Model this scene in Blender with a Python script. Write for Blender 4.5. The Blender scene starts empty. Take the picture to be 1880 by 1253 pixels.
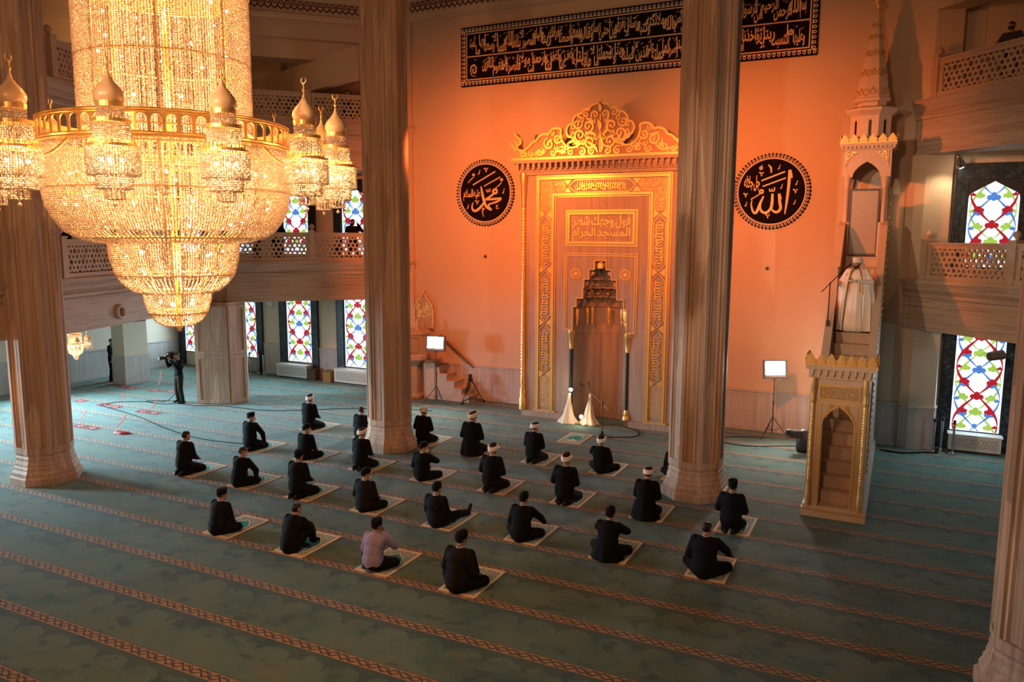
import bpy, bmesh, math, random
import numpy as np
from mathutils import Vector, Matrix
sc = bpy.context.scene
COL = sc.collection
PI = math.pi
R = math.radians
sin, cos = math.sin, math.cos
rng = random.Random(7)

# ------------------------------------------------------------------ camera
EYE = 5.8
def cam_axes(pitch, yaw, roll):
    f0 = Vector((-sin(yaw), cos(yaw), 0)); r0 = Vector((cos(yaw), sin(yaw), 0)); u0 = Vector((0, 0, 1))
    f = f0*cos(pitch) - u0*sin(pitch); u = u0*cos(pitch) + f0*sin(pitch)
    return r0*cos(roll) + u*sin(roll), u*cos(roll) - r0*sin(roll), f
cd = bpy.data.cameras.new('camera'); cam = bpy.data.objects.new('camera', cd); COL.objects.link(cam)
ax_r, ax_u, ax_f = cam_axes(R(7.79), R(26.46), R(0.246))
m3 = Matrix((ax_r, ax_u, -ax_f)).transposed()
cam.matrix_world = Matrix.Translation((0, 0, EYE)) @ m3.to_4x4()
cd.sensor_width = 36; cd.lens = 1429.4/1880*36; cd.clip_end = 200; cd.clip_start = 0.05
sc.camera = cam

# ------------------------------------------------------------------ world, exposure
w = bpy.data.worlds.new('world'); sc.world = w; w.use_nodes = True
w.node_tree.nodes['Background'].inputs[0].default_value = (1.0, 0.52, 0.25, 1)
w.node_tree.nodes['Background'].inputs[1].default_value = 0.075
sc.view_settings.view_transform = 'Standard'; sc.view_settings.look = 'None'
sc.view_settings.gamma = 1; sc.view_settings.use_curve_mapping = False
sc.view_settings.exposure = 0.0
cy = sc.cycles
cy.max_bounces = 5; cy.diffuse_bounces = 3; cy.glossy_bounces = 2; cy.transmission_bounces = 3; cy.transparent_max_bounces = 4
cy.caustics_reflective = False; cy.caustics_refractive = False
cy.sample_clamp_indirect = 3.0; cy.sample_clamp_direct = 0
cy.use_denoising = True

# ------------------------------------------------------------------ lights of the hall, plus added fill
def light(name, kind, loc, power, col, size=.1, target=None, spot=None, blend=1, sy=None, spread=None):
    l = bpy.data.lights.new(name, kind); l.energy = power; l.color = col
    if kind == 'AREA':
        l.size = size
        if sy: l.shape = 'RECTANGLE'; l.size_y = sy
        if spread: l.spread = R(spread)
    else:
        l.shadow_soft_size = size
    if kind == 'SPOT': l.spot_size = R(spot); l.spot_blend = blend
    o = bpy.data.objects.new(name, l); COL.objects.link(o); o.location = loc
    if target: o.rotation_euler = (Vector(target)-Vector(loc)).to_track_quat('-Z', 'Y').to_euler()
    return o
ORANGE = (1.0, .19, .04)
light('wall_wash_light', 'SPOT', (-10.7, 16.8, 8.4), 3650, ORANGE, .12, (-12.2, 23.75, 6.2), 104, 1)
light('wall_wash_light', 'SPOT', (-5.3, 16.8, 8.4), 2750, ORANGE, .12, (-3.9, 23.75, 6.2), 104, 1)
light('added_rear_fill', 'SPOT', (-3.5, -5.5, 9.5), 3100, (1, .50, .25), .5, (-4.5, 20, 4.0), 58, .9)  # unseen fill added behind the viewer to lift columns and pulpit
light('added_rear_fill', 'SPOT', (-13.5, -5.5, 9.5), 2300, (1, .50, .25), .5, (-15, 20, 3.8), 60, .9)  # second added fill, for the pier and left gallery front
light('pulpit_spotlight', 'SPOT', (-8.5, -5.5, 8.5), 6000, (1, .68, .45), .15, (-.9, 19.5, 5.0), 21, .7)
light('added_gallery_fill', 'POINT', (-22, 16.5, 11.2), 70, (1, .50, .2), .3)  # point light added to warm and brighten the upper left beams
DAY = (.58, .85, 1.0)
for wx in (-27.6, -24.65, -21.7, -18.75):
    light('window_daylight', 'AREA', (wx, 24.05, 1.9), 105, DAY, 1.2, (wx, 20, .2), sy=2.4, spread=120)
light('window_daylight', 'AREA', (2.06, 24.05, 1.9), 85, DAY, 1.1, (2.2, 20, .6), sy=2.4)
for wy in (7.2, 11.2, 15.2): light('window_daylight', 'AREA', (-28.5, wy, 2.0), 620, DAY, 1.3, (-23.2, wy+1.5, 0), sy=2.6, spread=76)
light('window_daylight', 'AREA', (12.5, 17, 2.0), 150, DAY, 1.3, (6, 17.5, .5), sy=2.6)

# ------------------------------------------------------------------ mesh builder
class F:                                   # a frame: (a, b, c) -> o + u a + v b + n c
    def __init__(s, o, u, v):
        s.o = Vector(o); s.u = Vector(u).normalized(); s.v = Vector(v).normalized(); s.n = s.u.cross(s.v)
    def __call__(s, a, b, c=0): return s.o + s.u*a + s.v*b + s.n*c
def wallframe(x, y, z=0): return F((x, y, z), (1, 0, 0), (0, 0, 1))    # n points to -y
XY = F((0, 0, 0), (1, 0, 0), (0, 1, 0))
class MB:
    def __init__(s): s.v = []; s.f = []; s.m = []; s.k = 0
    def add(s, vs, fs, mi=0, M=None):
        o = len(s.v)
        s.v += [tuple(M @ Vector(p)) if M is not None else tuple(p) for p in vs]
        s.f += [tuple(i+o for i in f) for f in fs]; s.m += [mi]*len(fs)
        return s
    def box(s, x0, y0, z0, x1, y1, z1, mi=0, M=None):
        return s.add([(x0,y0,z0),(x1,y0,z0),(x1,y1,z0),(x0,y1,z0),(x0,y0,z1),(x1,y0,z1),(x1,y1,z1),(x0,y1,z1)],
              [(3,2,1,0),(4,5,6,7),(0,1,5,4),(1,2,6,5),(2,3,7,6),(3,0,4,7)], mi, M)
    def fbox(s, fr, a0, b0, c0, a1, b1, c1, mi=0):        # box in a frame
        P = [fr(a, b, c) for c in (c0, c1) for a, b in ((a0,b0),(a1,b0),(a1,b1),(a0,b1))]
        return s.add(P, [(3,2,1,0),(4,5,6,7),(0,1,5,4),(1,2,6,5),(2,3,7,6),(3,0,4,7)], mi)
    def plate(s, fr, poly, c0, c1, mi=0):                 # polygon extruded along the frame normal
        n = len(poly); P = [fr(a, b, c0) for a, b in poly] + [fr(a, b, c1) for a, b in poly]
        return s.add(P, [tuple(range(n-1, -1, -1)), tuple(range(n, 2*n))] + [(i, (i+1) % n, n+(i+1) % n, n+i) for i in range(n)], mi)
    def frame_rect(s, fr, a0, b0, a1, b1, w, c0, c1, mi=0):
        s.fbox(fr, a0, b0, c0, a0+w, b1, c1, mi); s.fbox(fr, a1-w, b0, c0, a1, b1, c1, mi)
        s.fbox(fr, a0+w, b0, c0, a1-w, b0+w, c1, mi); s.fbox(fr, a0+w, b1-w, c0, a1-w, b1, c1, mi); return s
    def prism(s, poly, z0, z1, mi=0): return s.plate(XY, poly, z0, z1, mi)
    def loft(s, rings, closed=True, cap=True, mi=0):
        k = len(rings[0]); P = [p for r in rings for p in r]; fs = []
        for i in range(len(rings)-1):
            for j in range(k if closed else k-1):
                a = i*k+j; b = i*k+(j+1) % k; fs.append((a, b, b+k, a+k))
        if cap: fs += [tuple(range(k-1, -1, -1)), tuple(range((len(rings)-1)*k, len(rings)*k))]
        return s.add(P, fs, mi)
    def tube(s, path, r, n=8, mi=0, cap=True, squash=1):
        P = [Vector(p) for p in path]; rs = r if isinstance(r, (list, tuple)) else [r]*len(P); rings = []; up = None
        for i, p in enumerate(P):
            d = (P[min(i+1, len(P)-1)] - P[max(i-1, 0)])
            d = d.normalized() if d.length > 1e-9 else Vector((0, 0, 1))
            if up is None: up = d.orthogonal().normalized()
            else:
                up = up - d*up.dot(d); up = up.normalized() if up.length > 1e-6 else d.orthogonal().normalized()
            q = d.cross(up)
            rings.append([p + (up*cos(2*PI*j/n) + q*sin(2*PI*j/n)*squash)*rs[i] for j in range(n)])
        return s.loft(rings, True, cap, mi)
    def lathe(s, prof, n=24, c=(0, 0, 0), mi=0, a0=0, fn=None, ring=False):
        rings = []
        for r, z in prof:
            rings.append([(c[0]+(r*(fn(j/n, z) if fn else 1))*cos(a0+2*PI*j/n), c[1]+(r*(fn(j/n, z) if fn else 1))*sin(a0+2*PI*j/n), c[2]+z) for j in range(n)])
        return s.loft(rings+rings[:1], True, False, mi) if ring else s.loft(rings, True, True, mi)
    def ball(s, c, r, nu=12, nv=8, mi=0, M=None):
        rx, ry, rz = r if isinstance(r, (list, tuple)) else (r, r, r)
        P = [(0, 0, -rz)]; fs = []
        for i in range(1, nv):
            t = -PI/2 + PI*i/nv
            P += [(rx*cos(t)*cos(2*PI*j/nu), ry*cos(t)*sin(2*PI*j/nu), rz*sin(t)) for j in range(nu)]
        P.append((0, 0, rz)); L = len(P)-1
        for j in range(nu):
            fs.append((0, 1+(j+1) % nu, 1+j)); fs.append((L, L-nu+j, L-nu+(j+1) % nu))
            for i in range(nv-2):
                a = 1+i*nu+j; b = 1+i*nu+(j+1) % nu; fs.append((a, b, b+nu, a+nu))
        T = Matrix.Translation(c)
        return s.add(P, fs, mi, T @ M if M is not None else T)
    def sweep(s, prof, p0, p1, nrm, mi=0):                 # closed profile [(out, z)] along p0-p1
        N = Vector((nrm[0], nrm[1], 0)).normalized(); k = len(prof)
        P = [(q[0]+N.x*o, q[1]+N.y*o, z) for q in (p0, p1) for o, z in prof]
        return s.add(P, [tuple(range(k)), tuple(range(2*k-1, k-1, -1))] + [(i+k, (i+1) % k+k, (i+1) % k, i) for i in range(k)], mi)
    def ribbon(s, fr, pts, w, c0, c1, mi=0):               # stroke with a width per point, raised c0..c1
        n = len(pts); ws = w if isinstance(w, (list, tuple)) else [w]*n; rings = []; s.k += 1; c1 += (s.k % 8)*.0004
        for i, (a, b) in enumerate(pts):
            x0, y0 = pts[max(i-1, 0)]; x1, y1 = pts[min(i+1, n-1)]; L = math.hypot(x1-x0, y1-y0) or 1
            dx, dy = -(y1-y0)/L*ws[i]/2, (x1-x0)/L*ws[i]/2
            rings.append([fr(a-dx, b-dy, c0), fr(a-dx, b-dy, c1), fr(a+dx, b+dy, c1), fr(a+dx, b+dy, c0)])
        return s.loft(rings, True, True, mi)
    def disc(s, fr, a, b, r, c0, c1, n=32, mi=0, ra=None):
        ra = ra or r
        return s.plate(fr, [(a+ra*cos(2*PI*i/n), b+r*sin(2*PI*i/n)) for i in range(n)], c0, c1, mi)
    def ring(s, fr, a, b, r0, r1, c0, c1, n=48, mi=0):
        rings = []
        for i in range(n):
            t = 2*PI*i/n; rings.append([fr(a+r*cos(t), b+r*sin(t), c) for r, c in ((r0,c0),(r0,c1),(r1,c1),(r1,c0))])
        return s.loft(rings+[rings[0]], True, False, mi)
    def text(s, fr, me, c0, mi=0):
        vs, fs = me; return s.add([fr(a, b, c0) for a, b in vs], fs, mi)
    def mesh(s, name, mats, smooth=None):
        me = bpy.data.meshes.new(name); me.from_pydata(s.v, [], s.f)
        for m_ in (mats if isinstance(mats, (list, tuple)) else [mats]): me.materials.append(m_)
        me.polygons.foreach_set('material_index', s.m)
        if smooth is not None:
            me.polygons.foreach_set('use_smooth', [True]*len(me.polygons))
            if smooth < 180: me.set_sharp_from_angle(angle=R(smooth))
        me.update(); return me
    def build(s, name, mats, parent=None, smooth=None, fix=False):
        me = s.mesh(name, mats, smooth)
        if fix:
            bm = bmesh.new(); bm.from_mesh(me); bmesh.ops.recalc_face_normals(bm, faces=bm.faces); bm.to_mesh(me); bm.free()
        o = bpy.data.objects.new(name, me); COL.objects.link(o)
        if parent is not None: o.parent = parent
        return o
def tag(o, label=None, cat=None, group=None, kind=None):
    for k, v in (('label', label), ('category', cat), ('group', group), ('kind', kind)):
        if v: o[k] = v
    return o
def thing(name, label, cat, loc=(0, 0, 0), rz=0, group=None):
    o = bpy.data.objects.new(name, None); COL.objects.link(o); o.location = loc; o.rotation_euler = (0, 0, rz); o.empty_display_size = .1
    return tag(o, label, cat, group)
def struct(o): return tag(o, kind='structure')
def dup(root, loc=None, rz=None, label=None, group=None):
    def cp(o, par):
        c = o.copy(); COL.objects.link(c)
        if par: c.parent = par
        for ch in o.children: cp(ch, c)
        return c
    r = cp(root, None)
    if loc is not None: r.location = loc
    if rz is not None: r.rotation_euler = (0, 0, rz)
    return tag(r, label, None, group)
def spline(pts, n=8):                                      # Catmull-Rom
    P = [Vector(p) for p in pts]; out = []
    for i in range(len(P)-1):
        a, b, c, d = P[max(i-1, 0)], P[i], P[i+1], P[min(i+2, len(P)-1)]
        for k in range(n):
            t = k/n; out.append(.5*((2*b)+(c-a)*t+(2*a-5*b+4*c-d)*t*t+(3*b-a-3*c+d)*t**3))
    return out+[P[-1]]
def sp2(pts, n=6): return [(p.x, p.y) for p in spline([(a, b, 0) for a, b in pts], n)]
# ------------------------------------------------------------------ materials
class NT:
    def __init__(s, name):
        s.m = bpy.data.materials.new(name); s.m.use_nodes = True; s.t = s.m.node_tree; s.n = s.t.nodes; s.b = s.n['Principled BSDF']; s._pos = None
    def new(s, k, **kw):
        o = s.n.new(k)
        for a, b in kw.items(): setattr(o, a, b)
        return o
    def put(s, sock, v):
        if hasattr(v, 'default_value') or hasattr(v, 'links'): s.t.links.new(v, sock)
        else:
            if isinstance(v, (tuple, list)) and len(v) == 3 and len(sock.default_value) == 4: v = (*v, 1)
            sock.default_value = v
    def ma(s, op, a, b=0, c=None, clamp=False):
        o = s.new('ShaderNodeMath', operation=op, use_clamp=clamp); s.put(o.inputs[0], a); s.put(o.inputs[1], b)
        if c is not None: s.put(o.inputs[2], c)
        return o.outputs[0]
    def mix(s, fac, a, b, blend='MIX'):
        o = s.new('ShaderNodeMix', data_type='RGBA', blend_type=blend); s.put(o.inputs[0], fac); s.put(o.inputs[6], a); s.put(o.inputs[7], b); return o.outputs[2]
    def pos(s):
        if not s._pos: s._pos = s.new('ShaderNodeNewGeometry').outputs['Position']
        return s._pos
    def obj(s): return s.new('ShaderNodeTexCoord').outputs['Object']
    def vm(s, v, sc_=(1, 1, 1), off=(0, 0, 0), rot=(0, 0, 0)):
        o = s.new('ShaderNodeMapping'); s.put(o.inputs[0], v); o.inputs[1].default_value = off; o.inputs[2].default_value = rot; o.inputs[3].default_value = sc_; return o.outputs[0]
    def noise(s, v, scale=5, detail=3, rough=.5, dist=0, out='Fac'):
        o = s.new('ShaderNodeTexNoise'); s.put(o.inputs['Vector'], v); o.inputs['Scale'].default_value = scale; o.inputs['Detail'].default_value = detail
        o.inputs['Roughness'].default_value = rough; o.inputs['Distortion'].default_value = dist; return o.outputs[out]
    def voro(s, v, scale=5, feature='F1', out='Distance', rand=1):
        o = s.new('ShaderNodeTexVoronoi', feature=feature); s.put(o.inputs['Vector'], v); o.inputs['Scale'].default_value = scale; o.inputs['Randomness'].default_value = rand; return o.outputs[out]
    def ramp(s, fac, *stops):
        o = s.new('ShaderNodeValToRGB'); s.put(o.inputs[0], fac); e = o.color_ramp.elements
        for i, (p, c) in enumerate(stops):
            k = e[i] if i < 2 else e.new(p); k.position = p; k.color = (*c, 1) if len(c) == 3 else c
        return o.outputs[0]
    def step(s, v, lo, hi):
        o = s.new('ShaderNodeMapRange', interpolation_type='SMOOTHSTEP'); s.put(o.inputs[0], v); s.put(o.inputs[1], lo); s.put(o.inputs[2], hi); return o.outputs[0]
    def xyz(s, v):
        o = s.new('ShaderNodeSeparateXYZ'); s.put(o.inputs[0], v); return o.outputs
    def comb(s, x, y, z):
        o = s.new('ShaderNodeCombineXYZ'); [s.put(o.inputs[i], q) for i, q in enumerate((x, y, z))]; return o.outputs[0]
    def bump(s, h, strength=.3, dist=.02):
        o = s.new('ShaderNodeBump'); o.inputs['Strength'].default_value = strength; o.inputs['Distance'].default_value = dist; s.put(o.inputs['Height'], h); s.put(s.b.inputs['Normal'], o.outputs[0])
    def done(s, col=None, rough=.5, metal=0, spec=None, emis=None, est=0, sheen=0):
        b = s.b
        if col is not None: s.put(b.inputs['Base Color'], col)
        s.put(b.inputs['Roughness'], rough); s.put(b.inputs['Metallic'], metal)
        if spec is not None: b.inputs['Specular IOR Level'].default_value = spec
        if emis is not None: s.put(b.inputs['Emission Color'], emis); s.put(b.inputs['Emission Strength'], est)
        if sheen: b.inputs['Sheen Weight'].default_value = sheen
        return s.m
def plain(name, col, rough=.5, metal=0, var=.12, scale=9, spec=None, bump=0):
    t = NT(name); n = t.noise(t.obj(), scale, 3)
    c = t.mix(n, tuple(x*(1-var) for x in col), tuple(min(1, x*(1+var)) for x in col))
    if bump: t.bump(n, bump, .01)
    return t.done(c, rough, metal, spec)
def emit(name, col, st):
    t = NT(name); return t.done((0, 0, 0), .5, 0, emis=(*col, 1), est=st)
def marble(name, a, b, c, axis='z', rough=.5, cell=(3.1, 3.1, .42), tone=.6):
    t = NT(name); p = t.pos()
    s1 = (7, 7, .25) if axis == 'z' else (.3, .3, 8)
    n = t.noise(t.vm(p, s1), 2.2, 4, .6, .6)
    col = t.ramp(n, (.28, a), (.5, b), (.74, c))
    cellc = t.voro(t.vm(p, cell), 1.0, out='Color')
    g = t.xyz(cellc)[0]
    col = t.mix(t.ma('MULTIPLY', g, tone), col, tuple(x*.62 for x in a))
    return t.done(col, rough, 0, .3)
MARBLE = marble('column_marble', (.37, .25, .18), (.57, .405, .295), (.70, .54, .42), rough=.6)
MARBLE_H = marble('gallery_marble', (.32, .235, .18), (.49, .375, .29), (.60, .475, .375), 'h', .5, (.45, .45, 2.2), .25)
MARBLE_P = plain('pale_carved_marble', (.50, .37, .27), .45, var=.15, scale=6)
MIHRAB = marble('mihrab_marble', (.27, .205, .165), (.36, .28, .225), (.43, .34, .28), 'z', .45, (2, 2, 1.1), .12)
DADO = marble('dado_marble', (.40, .36, .335), (.52, .475, .45), (.60, .56, .53), 'z', .5, (1.1, 1.1, .8), .3)
CREAM = plain('cream_wall_paint', (.60, .46, .33), .75, var=.03, scale=2)
CREAM2 = plain('beige_wall_paint', (.66, .55, .43), .75, var=.03, scale=2)
WHITE = plain('white_enamel', (.72, .70, .66), .4, var=.03)
GOLD = plain('gold_leaf', (.92, .57, .19), .36, .55, var=.12, scale=30)
GOLDM = plain('matt_gold_paint', (.72, .44, .15), .42, .75, var=.15, scale=25)
DARKWOOD = plain('dark_wood', (.16, .075, .035), .4, var=.3, scale=6)
BLACK = plain('black_plastic', (.012, .012, .013), .45, var=.2)
STEEL = plain('steel', (.55, .55, .56), .25, 1, var=.05)
CHROME = plain('chrome', (.75, .75, .76), .1, 1, var=.02)
INK = plain('black_sign_paint', (.008, .005, .0045), .85, var=.1, spec=.08)
SIGNGOLD = plain('sign_gold_paint', (.78, .55, .30), .5, .1, var=.05)
SIGNWHITE = plain('sign_white_paint', (.78, .68, .58), .5, 0, var=.05)
def carpet():
    t = NT('hall_carpet'); x, y, z = t.xyz(t.pos())
    u = t.ma('DIVIDE', t.ma('SUBTRACT', y, 10.33), 1.172); k = t.ma('FLOOR', t.ma('ADD', u, .5)); d = t.ma('SUBTRACT', u, k)   # d -.5...5, 0 = stripe centre
    f = t.ma('FRACT', u)
    cx = t.ma('SUBTRACT', t.ma('MULTIPLY', t.ma('FRACT', t.ma('ADD', t.ma('DIVIDE', x, .6), t.ma('MULTIPLY', k, .0))), 2), 1)
    wob = t.ma('MULTIPLY', t.ma('SUBTRACT', t.noise(t.pos(), 6, 2), .5), .10)
    arch = t.ma('ADD', t.ma('MULTIPLY', t.ma('SQRT', t.ma('SUBTRACT', 1.0, t.ma('MULTIPLY', cx, cx))), .25), .585)
    dark = t.step(t.ma('SUBTRACT', f, t.ma('ADD', arch, wob)), -.015, .015)
    n1 = t.noise(t.vm(t.pos(), (.8, 1.0, 1)), 1.1, 4, .6, .8)
    n2 = t.noise(t.vm(t.pos(), (1, 1, 1), (4, 2, 0)), 3.2, 4, .65, 1.2)
    base = t.ramp(n1, (.3, (.042, .108, .104)), (.5, (.078, .155, .135)), (.72, (.122, .175, .126)))
    base = t.mix(t.ma('MULTIPLY', t.step(n2, .46, .70), .6), base, (.125, .15, .09))
    base = t.mix(t.ma('MULTIPLY', t.step(t.noise(t.vm(t.pos(), (1, 1.4, 1), (9, 5, 0)), 2.0, 3, .55, .5), .56, .68), .75), base, (.038, .08, .095))  # dark blue patches: spots of shade put into the carpet colour
    base = t.mix(t.ma('MULTIPLY', dark, .58), base, (.03, .068, .08))
    w_ = t.ma('DIVIDE', d, .088)
    ph = t.ma('MULTIPLY', x, 2*PI/.34)
    s1 = t.ma('ABSOLUTE', t.ma('SUBTRACT', w_, t.ma('MULTIPLY', t.ma('SINE', ph), .5)))
    s2 = t.ma('ABSOLUTE', t.ma('ADD', w_, t.ma('MULTIPLY', t.ma('SINE', t.ma('ADD', ph, .7)), .5)))
    s3 = t.ma('ABSOLUTE', t.ma('SINE', t.ma('ADD', t.ma('MULTIPLY', ph, 1.0), t.ma('MULTIPLY', w_, 1.9))))
    fig = t.ma('MAXIMUM', t.ma('SUBTRACT', 1, t.step(s1, .10, .2)), t.ma('SUBTRACT', 1, t.step(s2, .10, .2)))
    fig = t.ma('MAXIMUM', fig, t.ma('SUBTRACT', 1, t.step(s3, .10, .28)))
    aw = t.ma('ABSOLUTE', w_)
    fig = t.ma('MULTIPLY', fig, t.ma('SUBTRACT', 1, t.step(aw, .70, .76)))
    edge = t.ma('MULTIPLY', t.step(aw, .86, .9), 1.0)
    fig = t.ma('MAXIMUM', fig, edge)
    bord = t.mix(fig, (.30, .212, .125), (.055, .048, .036))
    col = t.mix(t.ma('SUBTRACT', 1, t.step(aw, .98, 1.02)), base, bord)
    t.bump(t.noise(t.pos(), 180, 2), .25, .004)
    return t.done(col, .95, 0, .1, sheen=.15)
CARPET = carpet()
def tile_blue():
    t = NT('dark_blue_tile'); v = t.voro(t.vm(t.pos(), (1, 1, 1)), 9, 'SMOOTH_F1'); n = t.noise(t.pos(), 14, 3, .6, 1.5)
    c = t.mix(t.step(n, .5, .58), (.018, .034, .05), (.055, .095, .115)); c = t.mix(t.step(v, .33, .45), c, (.012, .02, .03))
    return t.done(c, .35)
TILE = tile_blue()
def arab(name, bg, fg, scale=9, metal_fg=1, thr=.09):
    t = NT(name); p = t.obj(); q = t.noise(p, scale*.35, 2, .5, 0, 'Color')
    pp = t.new('ShaderNodeVectorMath', operation='ADD'); t.put(pp.inputs[0], p)
    sc2 = t.new('ShaderNodeVectorMath', operation='SCALE'); t.put(sc2.inputs[0], q); sc2.inputs['Scale'].default_value = .35; t.put(pp.inputs[1], sc2.outputs[0])
    v = t.voro(pp.outputs[0], scale, 'DISTANCE_TO_EDGE'); m = t.ma('SUBTRACT', 1, t.step(v, thr*.6, thr))
    v2 = t.voro(pp.outputs[0], scale*1.7, 'F1'); m = t.ma('MAXIMUM', m, t.ma('SUBTRACT', 1, t.step(v2, .16, .22)))
    t.bump(m, .6, .02)
    return t.done(t.mix(m, bg, fg), t.mix(m, (.5,)*3, (.32,)*3), t.ma('MULTIPLY', m, metal_fg))
FILI = arab('gilded_arabesque', (.33, .23, .16), (.9, .56, .19), 12, .55)
FILI_F = arab('fine_gilded_arabesque', (.36, .25, .17), (.9, .56, .19), 17, .55, .12)
# ------------------------------------------------------------------ floor and walls
QY = 23.75                                   # front face of the qibla wall
struct(MB().box(-29.2, -6, -.3, 14, 24.6, 0).build('floor', CARPET))
struct(MB().box(-15.9, QY, 0, 0.2, QY+.5, 17).build('wall_front', CREAM))
struct(MB().box(-29.2, 24.25, 0, -15.9, 24.6, 13).build('wall_rear_left', CREAM2))
struct(MB().box(0.2, 24.25, 0, 14, 24.6, 13).build('wall_rear_right', CREAM2))
struct(MB().box(-29.2, -6, 0, -28.7, 24.25, 13).build('wall_left', CREAM2))
# pilasters closing both ends of the front wall
struct(MB().box(-16.3, QY-.12, 0, -15.75, 24.25, 17).build('trim_1', CREAM))
struct(MB().prism([(.18, QY+.3), (.18, QY-.12), (.42, QY-.2), (1.05, QY-.02), (1.12, 24.25), (.4, 24.25)], 0, 17).build('trim_2', CREAM))
# dado panelling
def dado(name, x0, x1, y, h=1.17, d=.05):
    m = MB().box(x0, y-d, .12, x1, y, h); m.box(x0, y-d-.035, 0, x1, y, .12); m.box(x0, y-d-.03, h, x1, y, h+.05); m.box(x0, y-d-.012, h-.1, x1, y, h-.06)
    struct(m.build(name, DADO))
dado('baseboard_front', -15.7, -10.75, QY)
dado('baseboard_front_right', -5.6, .17, QY)
m = MB()
for x0, x1 in ((-28.7, -28.62), (-26.75, -25.67), (-23.63, -22.7), (-20.7, -19.77), (-17.7, -15.9)): m.box(x0, 24.2, 0, x1, 24.25, 1.22); m.box(x0, 24.17, 1.22, x1, 24.25, 1.27); m.box(x0, 24.17, 0, x1, 24.25, .12)
struct(m.build('baseboard_rear_left', DADO))
m = MB().prism([(.19, QY-.125), (.42, QY-.215), (1.06, QY-.035), (1.13, 24.2), (1.19, 24.2), (1.19, 24.25), (.3, 24.25), (.3, QY)], 0, 1.12)
m.prism([(.17, QY-.145), (.42, QY-.24), (1.08, QY-.06), (1.15, 24.18), (1.19, 24.2), (1.19, 24.25), (.3, 24.25), (.3, QY)], 1.12, 1.17)
m.box(2.95, 24.2, 0, 6, 24.25, 1.15)
struct(m.build('baseboard_rear_right', DADO))
m = MB().box(-28.7, -6, .12, -28.65, 24.2, 1.1); m.box(-28.7, -6, 1.1, -28.62, 24.2, 1.15); m.box(-28.7, -6, 0, -28.61, 24.2, .12)
struct(m.build('baseboard_left', DADO))

# ------------------------------------------------------------------ gallery slabs, fascias, entablature
def slab(name, poly, z0, z1, m_=CREAM2): struct(MB().prism(poly, z0, z1).build(name, m_))
P_L = (-20.35, 19.25); A_L = (-15.78, 23.82)
C1 = (-17.92, 11.15); C2 = (-12.27, 17.15); C3 = (-3.87, 17.1); C4 = (1.9, 11.1)
tr = [3]
def fascia(p0, p1, nrm, z0, z1):
    H = z1-z0
    prof = [(-.45, z0), (0, z0), (0, z0+.62*H), (.05, z0+.66*H), (.05, z0+.71*H), (.02, z0+.73*H), (.10, z0+.80*H), (.10, z0+.84*H), (.17, z0+.93*H), (.17, z1), (-.45, z1)]
    o = MB().sweep(prof, p0, p1, nrm).build('trim_%d' % tr[0], MARBLE_H, fix=True); tr[0] += 1; struct(o); return o
n1 = (1, -1)
fascia(P_L, A_L, n1, 3.5, 4.86); fascia(P_L, A_L, n1, 8.1, 9.6)
a2, b2 = (-20.75, 19.13), (-17.95, 11.4); n2 = (8.3, 3.0)
fascia(a2, b2, n2, 3.33, 4.69); fascia(a2, b2, n2, 7.95, 9.4)
fascia((-18.15, 11.0), (-18.15, 2), (1, 0), 3.36, 4.69)
B_R = (.1, 23.72); P_R = (4.9, 18.92); n3 = (-1, -1)
fascia(B_R, P_R, n3, 3.33, 4.68); fascia(B_R, P_R, n3, 7.93, 9.32)
slab('floor_left_gallery', [(-20.55, 19.5), (-15.9, 24.1), (-15.9, 24.25), (-28.7, 24.25), (-28.7, 2), (-18.5, 2), (-18.5, 11.2), (-21.0, 19.0)], 3.45, 4.6)
slab('floor_upper_left_gallery', [(-20.55, 19.5), (-15.9, 24.1), (-15.9, 24.25), (-28.7, 24.25), (-28.7, 8), (-17, 8), (-18.3, 11.2), (-21.0, 19.0)], 8.05, 9.3)
slab('floor_right_gallery', [(.3, 23.85), (5.1, 19.05), (14, 19.05), (14, 24.25), (.3, 24.25)], 3.4, 4.55)
slab('floor_upper_right_gallery', [(.3, 23.85), (5.1, 19.05), (14, 19.05), (14, 24.25), (.3, 24.25)], 8.0, 9.2)
slab('ceiling_left', [(-16.4, 24.25), (-29, 24.25), (-29, 11.4), (-28.6, 11.4)], 13.0, 13.2)
slab('ceiling_right', [(.5, 23.9), (8, 16.4), (14, 16.4), (14, 24.25), (.5, 24.25)], 11.9, 12.1)
# stepped entablature over the upper left gallery, running on across the front wall as a cornice
s2 = math.sqrt(.5)
def ent(off, z0, z1, name, th=.4, m_=CREAM):
    e0 = (-29.5-off*s2, 10.1+off*s2); e1 = (-15.7-off*s2, 23.9+off*s2)
    struct(MB().sweep([(0, z0), (0, z1), (-th, z1), (-th, z0)], e0, e1, n1).build(name, m_, fix=True))
ent(0, 12.92, 17, 'trim_20'); ent(.22, 12.33, 13.2, 'trim_21', .5); ent(.55, 11.72, 13.2, 'trim_22', .8)
struct(MB().sweep([(.04, 12.86), (.10, 12.92), (.10, 13.02), (.04, 13.06), (0, 13.06), (0, 12.86)], (-29.5, 10.1), (-15.7, 23.9), n1).build('trim_23', CREAM, fix=True))
struct(MB().sweep([(0, 13.05), (.16, 13.12), (.16, 13.22), (.20, 13.26), (.20, 13.72), (.34, 13.85), (.34, 14.0), (0, 14.0)], (-15.75, QY), (.2, QY), (0, -1)).build('trim_24', CREAM, fix=True))
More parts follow.
